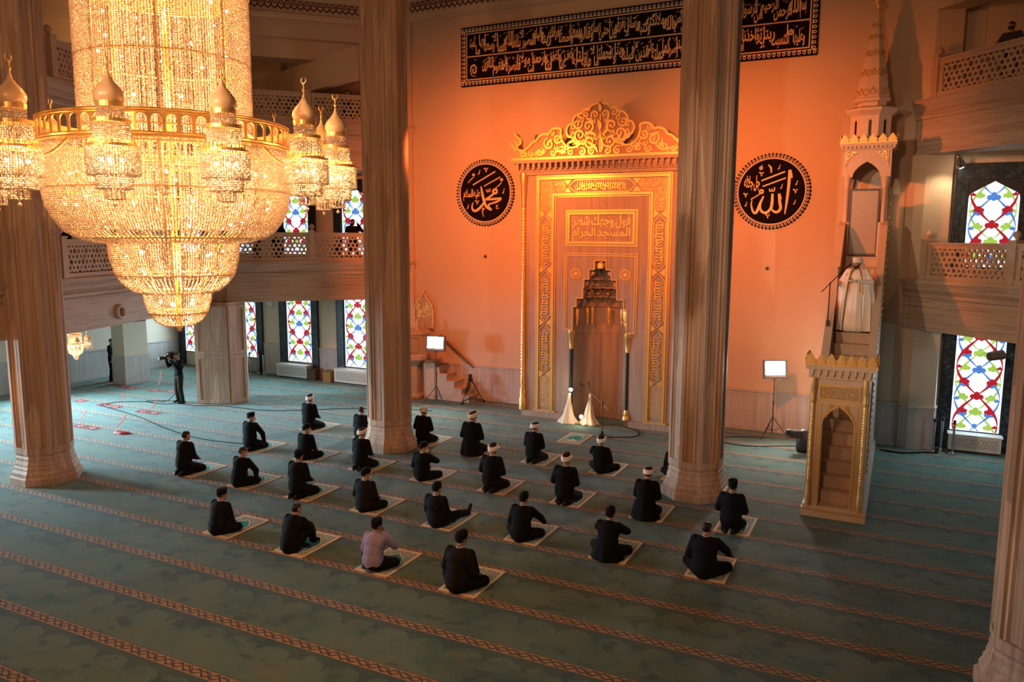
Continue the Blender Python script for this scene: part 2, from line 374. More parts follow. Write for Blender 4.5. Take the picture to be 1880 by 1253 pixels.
# beams seen under the soffits of the upper galleries
struct(MB().sweep([(0, 10.75), (0, 11.75), (-.35, 11.75), (-.35, 10.75)], (-24.2, 24.2), (-16.0, 20.9), (.37, -.93)).build('trim_25', CREAM, fix=True))
m = MB().box(-19.6, 23.6, 9.3, -18.2, 24.25, 13); m.box(-26.3, 23.4, 9.3, -24.7, 24.25, 13); m.box(-23.0, 23.9, 9.3, -21.9, 24.25, 13)
struct(m.build('trim_26', CREAM))
struct(MB().box(.5, 21.0, 11.4, 9, 21.5, 12).build('trim_27', CREAM))
struct(MB().prism([(.15, 23.8), (3.1, 20.8), (3.6, 21.3), (.65, 24.25), (.15, 24.25)], 11.55, 13).build('trim_28', CREAM))
struct(MB().box(1.55, 23.9, 9.3, 2.55, 24.25, 12).build('trim_29', CREAM))

# dark red scalloped frieze painted along the cornice
FRZ = plain('dark_red_frieze_paint', (.10, .022, .016), .6)
def frieze(fr, L, h, pitch, name):
    m = MB(); n = int(L/pitch)
    m.fbox(fr, 0, h*.95, 0, L, h, .004)
    for i in range(n):
        a = (i+.5)*pitch
        m.ribbon(fr, [(a+pitch*.5*cos(t), h*.62+h*.0-h*.42*abs(sin(t))) for t in [PI*k/8 for k in range(9)]], h*.13, 0, .004)
        m.ribbon(fr, [(a+pitch*.25*cos(t), h*.66-h*.18*sin(t)+h*.1) for t in [2*PI*k/10 for k in range(11)]], h*.10, 0, .004)
        m.plate(fr, [(a+pitch*.5-.03, h*.62), (a+pitch*.5, h*.3), (a+pitch*.5+.03, h*.62), (a+pitch*.5, h*.9)], 0, .004)
        m.plate(fr, [(a-.03, h*.2), (a, 0), (a+.03, h*.2)], 0, .004)
    return m.build(name, FRZ)
struct(frieze(F((-15.7, QY-.202, 13.3), (1, 0, 0), (0, 0, 1)), 15.8, .38, .21, 'trim_30'))
q = .004*s2
struct(frieze(F((-29.5+q, 10.1-q, 13.12), (1, 1, 0), (0, 0, 1)), 19.4, .34, .21, 'trim_31'))

# ------------------------------------------------------------------ marble columns and piers
def section(r, k=8, a0=PI/8, cut=.15, step=.035):
    V = [Vector((r*cos(a0+2*PI*i/k), r*sin(a0+2*PI*i/k))) for i in range(k)]; out = []
    for i in range(k):
        p, q = V[i], V[(i+1) % k]; d = (q-p); L = d.length; d.normalize(); nn = Vector((-d.y, d.x))
        c = cut*L
        out += [p, p+d*c, p+d*(c+.02)+nn*step, p+d*(c+.07)+nn*step*.6, p+d*(c+.10)+nn*step*1.4, q-d*(c+.10)+nn*step*1.4, q-d*(c+.07)+nn*step*.6, q-d*(c+.02)+nn*step, q-d*c]
    return [(v.x, v.y) for v in out]
def oct_ring(r, z, k=8, a0=PI/8): return [(r*cos(a0+2*PI*i/k), r*sin(a0+2*PI*i/k), z) for i in range(k)]
BASEP = [(r*.885, z) for r, z in [(.86, 0), (.86, .16), (.83, .19), (.80, .20), (.80, .27), (.755, .34), (.755, .38), (.72, .43), (.72, .47), (.69, .55), (.69, .62), (.665, .66), (.695, .72)]]
def column(p, label, h=17, r=.615):
    t = thing('marble_column', label, 'column', (p[0], p[1], 0), group='octagonal columns of the hall'); t['kind'] = 'thing'
    MB().loft([oct_ring(a, z) for a, z in BASEP]).build('base', MARBLE, t)
    m = MB(); S = section(r)
    m.loft([oct_ring(r, .72), oct_ring(r, .86)]); m.prism(S, .86, h)
    m.build('shaft', MARBLE, t)
column(C1, 'octagonal veined marble column left of the big crystal chandelier')
column(C2, 'octagonal veined marble column between the chandelier and the round sign left of the niche')
column(C3, 'octagonal veined marble column just right of the gilded prayer niche')
column(C4, 'octagonal marble column at the right edge, only its foot and lower shaft showing')
# side bands tying the gallery to the left column
# the chunky pier under the left gallery corner
pier = thing('marble_pier', 'wide marble pier under the gallery, beside the standing cameraman', 'column'); pier['kind'] = 'thing'
pp = [(-21.22, 18.55), (-20.14, 19.0), (-20.08, 19.75), (-20.6, 20.3), (-21.2, 20.1), (-21.35, 19.2)]
m = MB().prism(pp, 0, 3.5); m.build('shaft', MARBLE, pier)
m = MB()
for (p, q_) in ((pp[0], pp[1]), (pp[1], pp[2])):
    d = Vector((q_[0]-p[0], q_[1]-p[1], 0)); L = d.length; fr = F((p[0], p[1], 0), d, (0, 0, 1))
    m.frame_rect(fr, .02, .05, L-.02, 1.7, .12, -.01, .03); m.frame_rect(fr, .02, 1.72, L-.02, 3.4, .12, -.01, .03)
m.build('panel_moulding', MARBLE, pier)
wp = thing('wall_pillar', 'cream square pillar with grey marble dado under the left gallery', 'pillar'); wp['kind'] = 'thing'
MB().prism([(-27.15, 19.8), (-26.4, 19.75), (-26.35, 20.75), (-27.1, 20.85)], 1.1, 3.45).build('shaft', CREAM2, wp)
MB().prism([(-27.18, 19.77), (-26.37, 19.72), (-26.32, 20.78), (-27.13, 20.88)], 0, 1.1).build('dado', DADO, wp)

# ------------------------------------------------------------------ pierced marble balustrades
def lattice(m, fr, a0, b0, a1, b1, s, c0, c1, mi=0):
    nb = max(2, round((b1-b0)/(s*1.5))); s = (b1-b0)/(nb*1.5); wx = s*math.sqrt(3); na = int((a1-a0)/wx)+1; wx = (a1-a0)/na
    cl = lambda p: (min(max(p[0], a0), a1), min(max(p[1], b0), b1))
    for j in range(nb+1):
        for i in range(na+1):
            ca = a0+wx*(i+(.5 if j % 2 else 0)); cb = b0+j*s*1.5
            big = (i+2*(j//2)) % 3 == 0 and j % 2 == 0
            kr = .80 if big else (.62 if (i+j) % 2 else .50)
            o = [cl((ca+wx/math.sqrt(3)*sin(PI/3*k), cb+s*cos(PI/3*k))) for k in range(6)]
            h = [cl((ca+kr*wx/math.sqrt(3)*sin(PI/3*k+(.25 if big else .5)), cb+kr*s*cos(PI/3*k+(.25 if big else .5)))) for k in range(6)]
            P = [fr(*p, c) for c in (c0, c1) for p in o+h]; fs = []
            for k in range(6):
                l = (k+1) % 6; fs += [(k+12, l+12, l+18, k+18), (l, k, k+6, l+6), (k+6, k+18, l+18, l+6)]
            m.add(P, fs, mi)
def balustrade(p0, p1, z, label, group, h=.95, post0=True, post1=True):
    d = Vector((p1[0]-p0[0], p1[1]-p0[1], 0)); L = d.length
    t = thing('balustrade_panel', label, 'balustrade', (p0[0], p0[1], z), math.atan2(d.y, d.x), group)
    fr = F((0, 0, 0), (1, 0, 0), (0, 0, 1))
    m = MB(); m.fbox(fr, 0, 0, -.1, L, .12, .1); m.fbox(fr, 0, h-.16, -.07, L, h-.05, .07); m.fbox(fr, 0, h-.05, -.11, L, h, .11)
    m.fbox(fr, 0, .12, -.06, .2, h-.16, .06); m.fbox(fr, L-.2, .12, -.06, L, h-.16, .06); m.build('frame', MARBLE_P, t)
    m = MB(); lattice(m, fr, .2, .12, L-.2, h-.16, .085, -.03, .03); m.build('pierced_screen', MARBLE_P, t)
    for on, a in ((post0, 0), (post1, L)):
        if on:
            m = MB()
            m.fbox(fr, a-.09, 0, -.13, a+.09, h+.04, .13); m.fbox(fr, a-.11, h+.04, -.15, a+.11, h+.08, .15)
            m.lathe([(.04, h+.08), (.04, h+.12), (.085, h+.17), (.09, h+.21), (.06, h+.27), (.01, h+.30)], 12, (a, 0, 0))
            m.build('post', MARBLE_P, t, 40)
e1 = lambda t_: (P_L[0]+(A_L[0]-P_L[0])*t_, P_L[1]+(A_L[1]-P_L[1])*t_)
e2 = lambda t_: (b2[0]+(a2[0]-b2[0])*t_, b2[1]+(a2[1]-b2[1])*t_)
e3 = lambda t_: (B_R[0]+(P_R[0]-B_R[0])*t_, B_R[1]+(P_R[1]-B_R[1])*t_)
GL = 'pierced balustrades of the lower galleries'; GU = 'pierced balustrades of the upper galleries'
balustrade(e1(.02), e1(.44), 4.86, 'pierced pale marble balustrade of the lower gallery, half behind the chandelier bowl', GL, .98, False)
balustrade(e1(.44), e1(.97), 4.86, 'pierced marble balustrade of the lower gallery next to the column, two men behind it', GL, .98, False)
balustrade(e2(.085), e2(.36), 4.69, 'pierced marble balustrade of the lower gallery beside the left column, figure behind it', GL, .95, True)
balustrade(e2(.365), e2(.68), 4.69, 'pierced lower gallery balustrade almost hidden behind the chandelier bowls', GL, .95, False)
balustrade(e3(.10), e3(.47), 4.68, 'pierced marble balustrade of the lower right gallery in front of the arched stained window', GL, .96, True)
balustrade(e3(.47), e3(.84), 4.68, 'pierced lower right gallery balustrade cut by the picture edge', GL, .96, False)
balustrade(e1(.02), e1(.44), 9.6, 'pierced balustrade of the upper left gallery behind the chandelier turrets', GU, .92, False)
balustrade(e1(.44), e1(.97), 9.6, 'pierced balustrade of the upper left gallery with a crouched figure above it', GU, .92, False)
balustrade(e2(.10), e2(.45), 9.4, 'pierced balustrade of the upper gallery between left column and chandelier drum', GU, .92, True)
balustrade(e3(.09), e3(.60), 9.32, 'pierced balustrade of the upper right gallery below a masked figure', GU, .95, True)

# ------------------------------------------------------------------ stained glass windows
def glass(name, col, st):
    t = NT(name); n = t.noise(t.obj(), 5, 2); c = t.mix(n, tuple(x*.7 for x in col), tuple(min(1, x*1.25) for x in col))
    return t.done((.02, .02, .02), .2, 0, emis=c, est=st)
SKYG = emit('daylit_clear_glass', (.85, .94, 1.0), 1.5)
GRED = glass('daylit_red_glass', (.62, .015, .03), .75); GBLU = glass('daylit_blue_glass', (.10, .27, .78), .9); GGRN = glass('daylit_green_glass', (.42, .66, .10), .95)
DKT = plain('window_dark_tile', (.02, .022, .03), .4, var=.5, scale=20)  # near-black tile of the pane edging and outer trim
def window(n, x0, x1, z0, z1, fz0, fz1, arch=False, fw=.33, ph=0, y=24.25):
    t = struct(thing('window_%d' % n, None, None, (0, 0, 0)))
    fr = wallframe(x0, y); W = x1-x0; H = z1-z0; zz = lambda b: b
    if arch:
        sh = z1-.45
        outl = [(0, z0), (W, z0), (W, sh)] + [(W-.10*(1-cos(k*PI/8)), sh+.16*sin(k*PI/8)) for k in range(1, 4)] + [(W/2, z1)] + [(.10*(1-cos(k*PI/8)), sh+.16*sin(k*PI/8)) for k in (3, 2, 1)] + [(0, sh)]
    else: outl = [(0, z0), (W, z0), (W, z1), (0, z1)]
    MB().plate(fr, outl, .005, .02).build('pane', SKYG, t)
    lim = lambda a, b: 0 < a < W and z0 < b < (z1 if not arch else min(z1, z1-.02-abs(a-W/2)/(W/2)*.30))
    P = 1.62
    for mname, mat_, off, wd in (('green_glass_vine', GGRN, .27, .040), ('blue_glass_vine', GBLU, .55, .045), ('red_glass_vine', GRED, 0, .056)):
        m = MB(); c1 = .021 + {'green_glass_vine': 0, 'blue_glass_vine': .003, 'red_glass_vine': .006}[mname]
        for sgn in (1, -1):
            run = []; ws = []
            def flush():
                if len(run) > 2: m.ribbon(fr, run, ws, .018, c1)
            for k in range(0, 240):
                b = z0 + H*k/239; u = (b+ph)/P+off
                a = W/2 + sgn*W*.455*sin(PI*u)*(1 if True else 0)
                if lim(a, b): run.append((a, b)); ws.append(wd*(.45+.9*abs(sin(2*PI*u))**1.5))
                else: flush(); run = []; ws = []
            flush()
            for kk in range(-2, 9):                       # leaves along the stems and flowers at the crossings
                for fu, side in ((.25, 1), (.5, 1), (.75, 1), (0, 0)):
                    b = (kk+fu-off)*P - ph; u = b/P+ph/P+off; a = W/2+sgn*W*.455*sin(PI*u)
                    if side == 0 and sgn < 0: continue
                    s_ = W*(.10 if side == 0 else .078)
                    if fu == .5: s_ *= .55
                    aa = a-(sgn*.05*(1 if sin(PI*u) > 0 else -1) if side else 0); bb = b-.05
                    for da, db, rr in ((-.8, .1, .62), (.8, .1, .62), (0, .75, .6), (0, -.1, .6)):
                        if lim(aa+da*s_-rr*s_, bb+db*s_) and lim(aa+da*s_+rr*s_, bb+db*s_) and lim(aa+da*s_, bb+db*s_-rr*s_) and lim(aa+da*s_, bb+db*s_+rr*s_): m.disc(fr, aa+da*s_, bb+db*s_, rr*s_, .018, c1+.002+.0002*da, 10)
        m.build(mname, mat_, t)
    m = MB(); m.fbox(fr, -fw, fz0, 0, -.03, fz1, .10); m.fbox(fr, W+.03, fz0, 0, W+fw, fz1, .10)
    if fz1 > z1+.05: m.fbox(fr, -.03, z1+.06, 0, W+.03, fz1, .10)
    m.build('tiled_surround', TILE, t)
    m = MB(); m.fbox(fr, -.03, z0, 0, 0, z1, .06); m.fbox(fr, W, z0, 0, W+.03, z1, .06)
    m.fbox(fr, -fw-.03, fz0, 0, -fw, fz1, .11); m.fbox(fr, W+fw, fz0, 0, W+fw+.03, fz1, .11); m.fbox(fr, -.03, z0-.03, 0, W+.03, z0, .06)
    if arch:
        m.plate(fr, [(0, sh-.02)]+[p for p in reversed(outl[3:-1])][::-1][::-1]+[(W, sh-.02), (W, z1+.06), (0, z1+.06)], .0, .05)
    m.build('dark_frame', DKT, t)
n = 1
for x0 in (-28.25, -25.28, -22.33, -19.38):
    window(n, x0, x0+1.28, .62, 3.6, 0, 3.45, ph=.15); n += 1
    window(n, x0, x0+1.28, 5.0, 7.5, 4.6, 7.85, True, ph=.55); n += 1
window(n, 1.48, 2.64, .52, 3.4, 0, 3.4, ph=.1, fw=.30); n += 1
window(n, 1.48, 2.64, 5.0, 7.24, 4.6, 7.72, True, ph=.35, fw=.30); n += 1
# windows of the left side wall, beyond the left column, bring daylight over the aisle floor
for yy in (6.5, 10.5, 14.5):
    t = struct(thing('window_%d' % n, None, None)); n += 1
    MB().box(-28.7, yy, .6, -28.66, yy+1.4, 3.3).build('pane', SKYG, t)
    MB().box(-28.7, yy-.3, 0, -28.62, yy, 3.45).box(-28.7, yy+1.4, 0, -28.62, yy+1.7, 3.45).build('tiled_surround', TILE, t)
# ------------------------------------------------------------------ the great crystal chandelier
def crystal(name, col, rough=.12):
    t = NT(name); n = t.n; n.remove(t.b)
    tr = t.new('ShaderNodeBsdfTranslucent'); df = t.new('ShaderNodeBsdfDiffuse'); gl = t.new('ShaderNodeBsdfGlossy')
    for k in (tr, df): k.inputs[0].default_value = (*col, 1)
    gl.inputs[0].default_value = (1, .95, .88, 1); gl.inputs['Roughness'].default_value = rough
    a = t.new('ShaderNodeMixShader'); a.inputs[0].default_value = .38; b = t.new('ShaderNodeMixShader'); b.inputs[0].default_value = .22
    L = t.t.links.new
    L(tr.outputs[0], a.inputs[1]); L(df.outputs[0], a.inputs[2]); L(a.outputs[0], b.inputs[1]); L(gl.outputs[0], b.inputs[2]); L(b.outputs[0], n['Material Output'].inputs[0])
    return t.m
CRYS = crystal('cut_crystal_beads', (.96, .87, .76))
BULB = emit('glowing_filament', (1.0, .66, .32), 14)
AMBER = (1.0, .43, .165)
CHP = (-8.05, 6.82)
ico_v = np.array([(0,0,1),(1,0,0),(0,1,0),(-1,0,0),(0,-1,0),(0,0,-1)], float); ico_f = [(0,1,2),(0,2,3),(0,3,4),(0,4,1),(5,2,1),(5,3,2),(5,4,3),(5,1,4)]
nprng = np.random.default_rng(3)
def resample(prof, dz):
    P = [Vector((r, z)) for r, z in prof]; out = [P[0]]; acc = 0
    for a, b in zip(P, P[1:]):
        L = (b-a).length; t = dz-acc
        while t <= L: out.append(a+(b-a)*(t/L)); t += dz
        acc = (acc+L) % dz
    return [(p.x, p.y) for p in out]
def strands(name, prof, n, dz, br, parent, c=(0, 0, 0), wob=.004):
    C = []
    for r, z in resample(prof, dz):
        k = n
        while k > 8 and 2*PI*r/k < br*1.9: k //= 2
        th = 2*PI*np.arange(k)/k
        C.append(np.stack([r*np.cos(th), r*np.sin(th), np.full(k, z)], 1))
    C = np.concatenate(C); C += nprng.normal(0, wob*.5, C.shape); N = len(C)
    a = nprng.uniform(0, PI, N); s = br*nprng.uniform(.8, 1.1, N)
    V = np.tile(ico_v, (N, 1, 1)); x = V[..., 0]*np.cos(a)[:, None]-V[..., 1]*np.sin(a)[:, None]; y = V[..., 0]*np.sin(a)[:, None]+V[..., 1]*np.cos(a)[:, None]
    V = np.stack([x, y, V[..., 2]*1.05], -1)*s[:, None, None]+C[:, None, :]+np.array(c)
    Fc = (np.array(ico_f)[None]+np.arange(N)[:, None, None]*6).reshape(-1, 3)
    me = bpy.data.meshes.new(name); me.vertices.add(N*6); me.vertices.foreach_set('co', V.reshape(-1)); me.loops.add(len(Fc)*3); me.loops.foreach_set('vertex_index', Fc.reshape(-1))
    me.polygons.add(len(Fc)); me.polygons.foreach_set('loop_start', np.arange(len(Fc))*3); me.polygons.foreach_set('loop_total', np.full(len(Fc), 3)); me.update(); me.validate()
    me.materials.append(CRYS)
    o = bpy.data.objects.new(name, me); COL.objects.link(o); o.parent = parent; o['kind'] = 'stuff'; return o
ch = thing('crystal_chandelier', 'giant tiered crystal chandelier ringed by small onion domed turrets, hanging at upper left', 'chandelier', (CHP[0], CHP[1], 0))
strands('drum_strands', [(.965, 8.95), (.965, 6.98)], 190, .0235, .0142, ch)
strands('inner_drum_strands', [(.55, 8.95), (.55, 6.6)], 60, .03, .012, ch)
strands('main_bowl_strands', [(1.35, 6.80), (1.385, 6.55), (1.385, 6.3), (1.35, 6.1), (1.28, 5.95), (1.18, 5.82), (1.05, 5.74), (.88, 5.70), (.76, 5.69)], 270, .0235, .0145, ch)
strands('middle_bowl_strands', [(.75, 5.72), (.735, 5.5), (.68, 5.3), (.60, 5.18), (.50, 5.10), (.40, 5.07)], 150, .0225, .0142, ch)
strands('lowest_bowl_strands', [(.395, 5.08), (.38, 4.95), (.34, 4.82), (.27, 4.72), (.18, 4.665), (.03, 4.65)], 84, .021, .012, ch)
strands('inner_bowl_strands', [(.95, 6.7), (.95, 6.2), (.7, 5.95), (.4, 5.85)], 110, .035, .013, ch)
m = MB()
def band(m, r, z0, z1, t_=.02, n=72): m.lathe([(r-t_, z0), (r, z0), (r+.008, z0+.012), (r, z0+.03), (r, z1-.03), (r+.008, z1-.012), (r, z1), (r-t_, z1)], n, ring=True)
def hoop(m, r, z, k=.012, n=72): m.tube([(r*cos(2*PI*i/n), r*sin(2*PI*i/n), z) for i in range(n+1)], k, 6, cap=False)
for r, z in ((.95, 7.0), (.95, 7.8), (.95, 8.6), (1.34, 6.78), (1.37, 6.3), (1.04, 5.75), (.74, 5.71), (.66, 5.3), (.39, 5.08), (.33, 4.82), (.56, 6.6)): hoop(m, r, z)
for k in range(8):
    a = k*PI/4; m.tube([(.95*cos(a), .95*sin(a), 8.9), (.95*cos(a), .95*sin(a), 7.0), (1.34*cos(a), 1.34*sin(a), 6.78), (1.04*cos(a), 1.04*sin(a), 5.75), (.74*cos(a), .74*sin(a), 5.71), (.39*cos(a), .39*sin(a), 5.08)], .012, 6)
m.tube([(0, 0, 4.62), (0, 0, 9.2)], .035, 10)
m.ball((0, 0, 4.6), .03, 10, 8)
m.build('inner_frame', GOLD, ch)
m = MB(); n = 60
for r_ in (1.40,):
    band(m, r_, 7.05, 7.10); band(m, r_, 6.80, 6.86)
    for i in range(n):
        a0, a1 = 2*PI*i/n, 2*PI*(i+1)/n
        q = lambda u, z, rr: ((rr)*cos(a0+(a1-a0)*u), (rr)*sin(a0+(a1-a0)*u), z)
        arc = [(.5+.38*cos(t), 6.98+.06*sin(t)) for t in [PI*k/6 for k in range(7)]]
        pl = [(0, 6.86), (.12, 6.86)]+[(1-u, z) for u, z in arc][::1]+[(.88, 6.86), (1, 6.86), (1, 7.05), (0, 7.05)]
        k_ = len(pl); P = [q(u, z, 1.385) for u, z in pl]+[q(u, z, 1.4) for u, z in pl]
        m.add(P, [tuple(range(k_-1, -1, -1)), tuple(range(k_, 2*k_))]+[(j, (j+1) % k_, k_+(j+1) % k_, k_+j) for j in range(k_)])
m.build('arcaded_gallery_ring', GOLD, ch)
m = MB(); band(m, .985, 8.62, 8.82); band(m, .99, 8.98, 9.05)
for i in range(80):
    a = 2*PI*i/80; m.tube([(.985*cos(a), .985*sin(a), 8.8), (.985*cos(a), .985*sin(a), 9.0)], .012, 5)
m.build('top_band', GOLD, ch)
m = MB(); m.tube([(0, 0, 9.1), (0, 0, 17)], .03, 8); m.build('suspension_chain', GOLD, ch)
strands('upper_strands', [(.9, 9.9), (.9, 8.98)], 120, .03, .013, ch)
bm_ = MB(); bm_.ball((0, 0, 0), .021, 8, 6); bulb_me = bm_.mesh('bulb', BULB, 180)
def bulb(p, par):
    o = bpy.data.objects.new('bulb', bulb_me); COL.objects.link(o); o.location = p; o.parent = par; return o
for z, r, k, ph in ((8.45, .72, 9, .1), (7.95, .72, 9, .4), (7.35, .72, 9, .2), (6.5, 1.1, 12, .3), (6.15, 1.15, 12, .0), (5.9, .8, 9, .2), (5.55, .55, 8, .1), (5.3, .42, 6, .4), (4.93, .2, 5, .2)):
    for i in range(k): bulb((r*cos(ph+2*PI*i/k), r*sin(ph+2*PI*i/k), z+.04*sin(i*2.3)), ch)
for z, r, k, pw in ((8.4, .25, 3, 70), (7.4, .25, 3, 66), (6.35, .75, 6, 64), (5.45, .3, 3, 76), (4.92, 0, 1, 70)):
    for i in range(k): light('chandelier_light', 'POINT', (CHP[0]+r*cos(.5+2*PI*i/k), CHP[1]+r*sin(.5+2*PI*i/k), z), pw, AMBER, .08)
DOMEM = plain('gilded_enamel_dome', (.95, .60, .32), .35, .05, var=.1, scale=20)
def turret_parts(t):
    MB().lathe([(.001, 7.36), (.012, 7.33), (.022, 7.29), (.055, 7.24), (.10, 7.19), (.128, 7.14), (.132, 7.10), (.118, 7.06), (.11, 7.045)][::-1], 24, fn=lambda u, z: 1+.035*abs(sin(6*PI*u))).build('onion_dome', DOMEM, t, 50)
    m = MB().lathe([(.004, 7.34), (.012, 7.37), (.02, 7.385), (.008, 7.40), (.006, 7.43), (.014, 7.44), (.005, 7.455)], 10)
    a = [(.032*cos(u), .032*sin(u)) for u in [PI*.62+PI*1.76*k/12 for k in range(13)]]
    m.tube([(p[0], 0, 7.488+p[1]) for p in a], [.001+.007*sin(PI*k/12) for k in range(13)], 6); m.build('crescent_finial', GOLD, t)
    m = MB()
    for r, z0, z1 in ((.128, 7.02, 7.05), (.125, 7.0, 7.02), (.175, 6.855, 6.89), (.195, 6.69, 6.70), (.205, 6.64, 6.655), (.245, 6.62, 6.64)): m.lathe([(r-.03, z0), (r, z0), (r, z1), (r-.03, z1)], 28, ring=True)
    for i in range(28):
        u = 2*PI*i/28; m.tube([(.2*cos(u), .2*sin(u), 6.65), (.2*cos(u), .2*sin(u), 6.70)], .006, 4); m.tube([(.165*cos(u), .165*sin(u), 6.85), (.165*cos(u), .165*sin(u), 6.90)], .005, 4)
    m.lathe([(.007, 6.3), (.007, 7.0)], 8); m.tube([(.2, 0, 6.66), (-.2, 0, 6.66)], .01, 6); m.build('gilt_bands', GOLD, t)
    strands('crystal_strands', [(.115, 7.01), (.115, 6.89)], 32, .020, .0115, t)
    strands('crystal_strands', [(.163, 6.86), (.163, 6.70)], 44, .021, .012, t)
    strands('crystal_strands', [(.238, 6.63), (.238, 6.36), (.17, 6.35)], 62, .021, .0122, t)
    strands('crystal_strands', [(.165, 6.42), (.165, 6.23), (.10, 6.225)], 44, .021, .0122, t)
    strands('crystal_strands', [(.09, 6.28), (.09, 6.13), (.02, 6.125)], 26, .021, .0122, t)
    MB().tube(spline([(-.62, 0, 6.82), (-.38, 0, 6.62), (-.18, 0, 6.58), (0, 0, 6.66)], 5), .014, 6).build('arm', GOLD, t)
    m = MB().ball((0, 0, 6.075), .02, 10, 8); m.tube([(0, 0, 6.13), (0, 0, 6.09)], .004, 5); m.build('crystal_drop', CRYS, t)
t0 = bpy.data.objects.new('turret', None); COL.objects.link(t0); t0.parent = ch; turret_parts(t0)
for k_ in range(5): bulb((.10*cos(k_*1.256), .10*sin(k_*1.256), 6.5), t0)
view = math.atan2(-CHP[1], -CHP[0])
for k in range(12):
    a = view+PI/12+2*PI*k/12
    o = t0 if k == 0 else t0.copy()
    if k:
        COL.objects.link(o); o.parent = ch
        for c_ in t0.children: d_ = c_.copy(); COL.objects.link(d_); d_.parent = o
    o.location = (1.98*cos(a), 1.98*sin(a), 0); o.rotation_euler = (0, 0, a)
    light('turret_light', 'POINT', (CHP[0]+1.98*cos(a), CHP[1]+1.98*sin(a)  , 6.5), 80, AMBER, .05)
# small chandelier under the left gallery
def small_chandelier(loc, label, s=1):
    t = thing('small_chandelier', label, 'chandelier', loc, .6, 'small wall side chandeliers')
    strands('crystal_strands', [(.24*s, .35*s), (.24*s, .02*s), (.27*s, 0), (.29*s, -.15*s), (.22*s, -.38*s), (.10*s, -.47*s), (.09*s, -.5*s), (.07*s, -.6*s), (.01, -.64*s)], 60, .024, .014, t)
    m = MB()
    for z in (.36, .02, -.02): m.lathe([(.22*s, z*s), (.26*s, z*s), (.26*s, z*s+.02), (.22*s, z*s+.02)], 24, ring=True)
    m.tube([(0, 0, .36*s), (0, 0, 3.45-loc[2])], .012, 6); m.lathe([(.006, -.6*s), (.006, .4*s)], 8); m.build('frame', GOLD, t)
    for k in range(6):
        a = 2*PI*k/6; x, y = .52*s*cos(a), .52*s*sin(a)
        u = bpy.data.objects.new('side_lantern', None); COL.objects.link(u); u.parent = t; u.location = (x, y, 0)
        strands('crystal_strands', [(.09*s, .12*s), (.09*s, -.22*s)], 22, .024, .014, u)
        mm = MB().lathe([(.004, .36*s), (.02*s, .28*s), (.07*s, .22*s), (.095*s, .16*s), (.085*s, .12*s)][::-1], 14); mm.tube([(0, 0, .3*s), (0, 0, .42*s)], .006, 5); mm.build('onion_dome', DOMEM, u, 50)
        mm = MB().tube([(-x*.5, -y*.5, -.12*s), (0, 0, -.05*s)], .01, 5); mm.build('arm', GOLD, u)
        bulb((0, 0, -.02), u)
    for k in range(4): bulb((.12*s*cos(k*1.57), .12*s*sin(k*1.57), -.1*s), t)
    light('chandelier_light', 'POINT', (loc[0], loc[1], loc[2]-.1), 90, AMBER, .1)
small_chandelier((-20.6, 13.9, 2.72), 'small glowing crystal chandelier with side lanterns beside the left column', .72)
small_chandelier((-18.75, 9.6, 2.42), 'small lit crystal chandelier cut by the left picture edge', .72)
# ------------------------------------------------------------------ Arabic lettering (shaped by hand from presentation forms)
FORMS = {'ا': (0xFE8D, 2), 'أ': (0xFE83, 2), 'إ': (0xFE87, 2), 'آ': (0xFE81, 2), 'ب': (0xFE8F, 4), 'ت': (0xFE95, 4), 'ة': (0xFE93, 2), 'ث': (0xFE99, 4), 'ج': (0xFE9D, 4), 'ح': (0xFEA1, 4), 'خ': (0xFEA5, 4),
 'د': (0xFEA9, 2), 'ذ': (0xFEAB, 2), 'ر': (0xFEAD, 2), 'ز': (0xFEAF, 2), 'س': (0xFEB1, 4), 'ش': (0xFEB5, 4), 'ص': (0xFEB9, 4), 'ض': (0xFEBD, 4), 'ط': (0xFEC1, 4), 'ظ': (0xFEC5, 4), 'ع': (0xFEC9, 4), 'غ': (0xFECD, 4),
 'ف': (0xFED1, 4), 'ق': (0xFED5, 4), 'ك': (0xFED9, 4), 'ل': (0xFEDD, 4), 'م': (0xFEE1, 4), 'ن': (0xFEE5, 4), 'ه': (0xFEE9, 4), 'و': (0xFEED, 2), 'ؤ': (0xFE85, 2), 'ي': (0xFEF1, 4), 'ى': (0xFEEF, 2), 'ئ': (0xFE89, 4)}
LA = {'ا': 0xFEFB, 'أ': 0xFEF7, 'إ': 0xFEF9, 'آ': 0xFEF5}
def shape(s):
    out = []; i = 0; prev = False
    while i < len(s):
        c = s[i]
        if c not in FORMS: out.append(c); prev = False; i += 1; continue
        if c == 'ل' and i+1 < len(s) and s[i+1] in LA:
            out.append(chr(LA[s[i+1]]+(1 if prev else 0))); prev = False; i += 2; continue
        base, k = FORMS[c]; nxt = i+1 < len(s) and s[i+1] in FORMS
        if k == 2: out.append(chr(base+(1 if prev else 0))); prev = False
        else:
            out.append(chr(base+(3 if prev and nxt else 2 if nxt else 1 if prev else 0))); prev = nxt
        i += 1
    return ''.join(reversed(out))
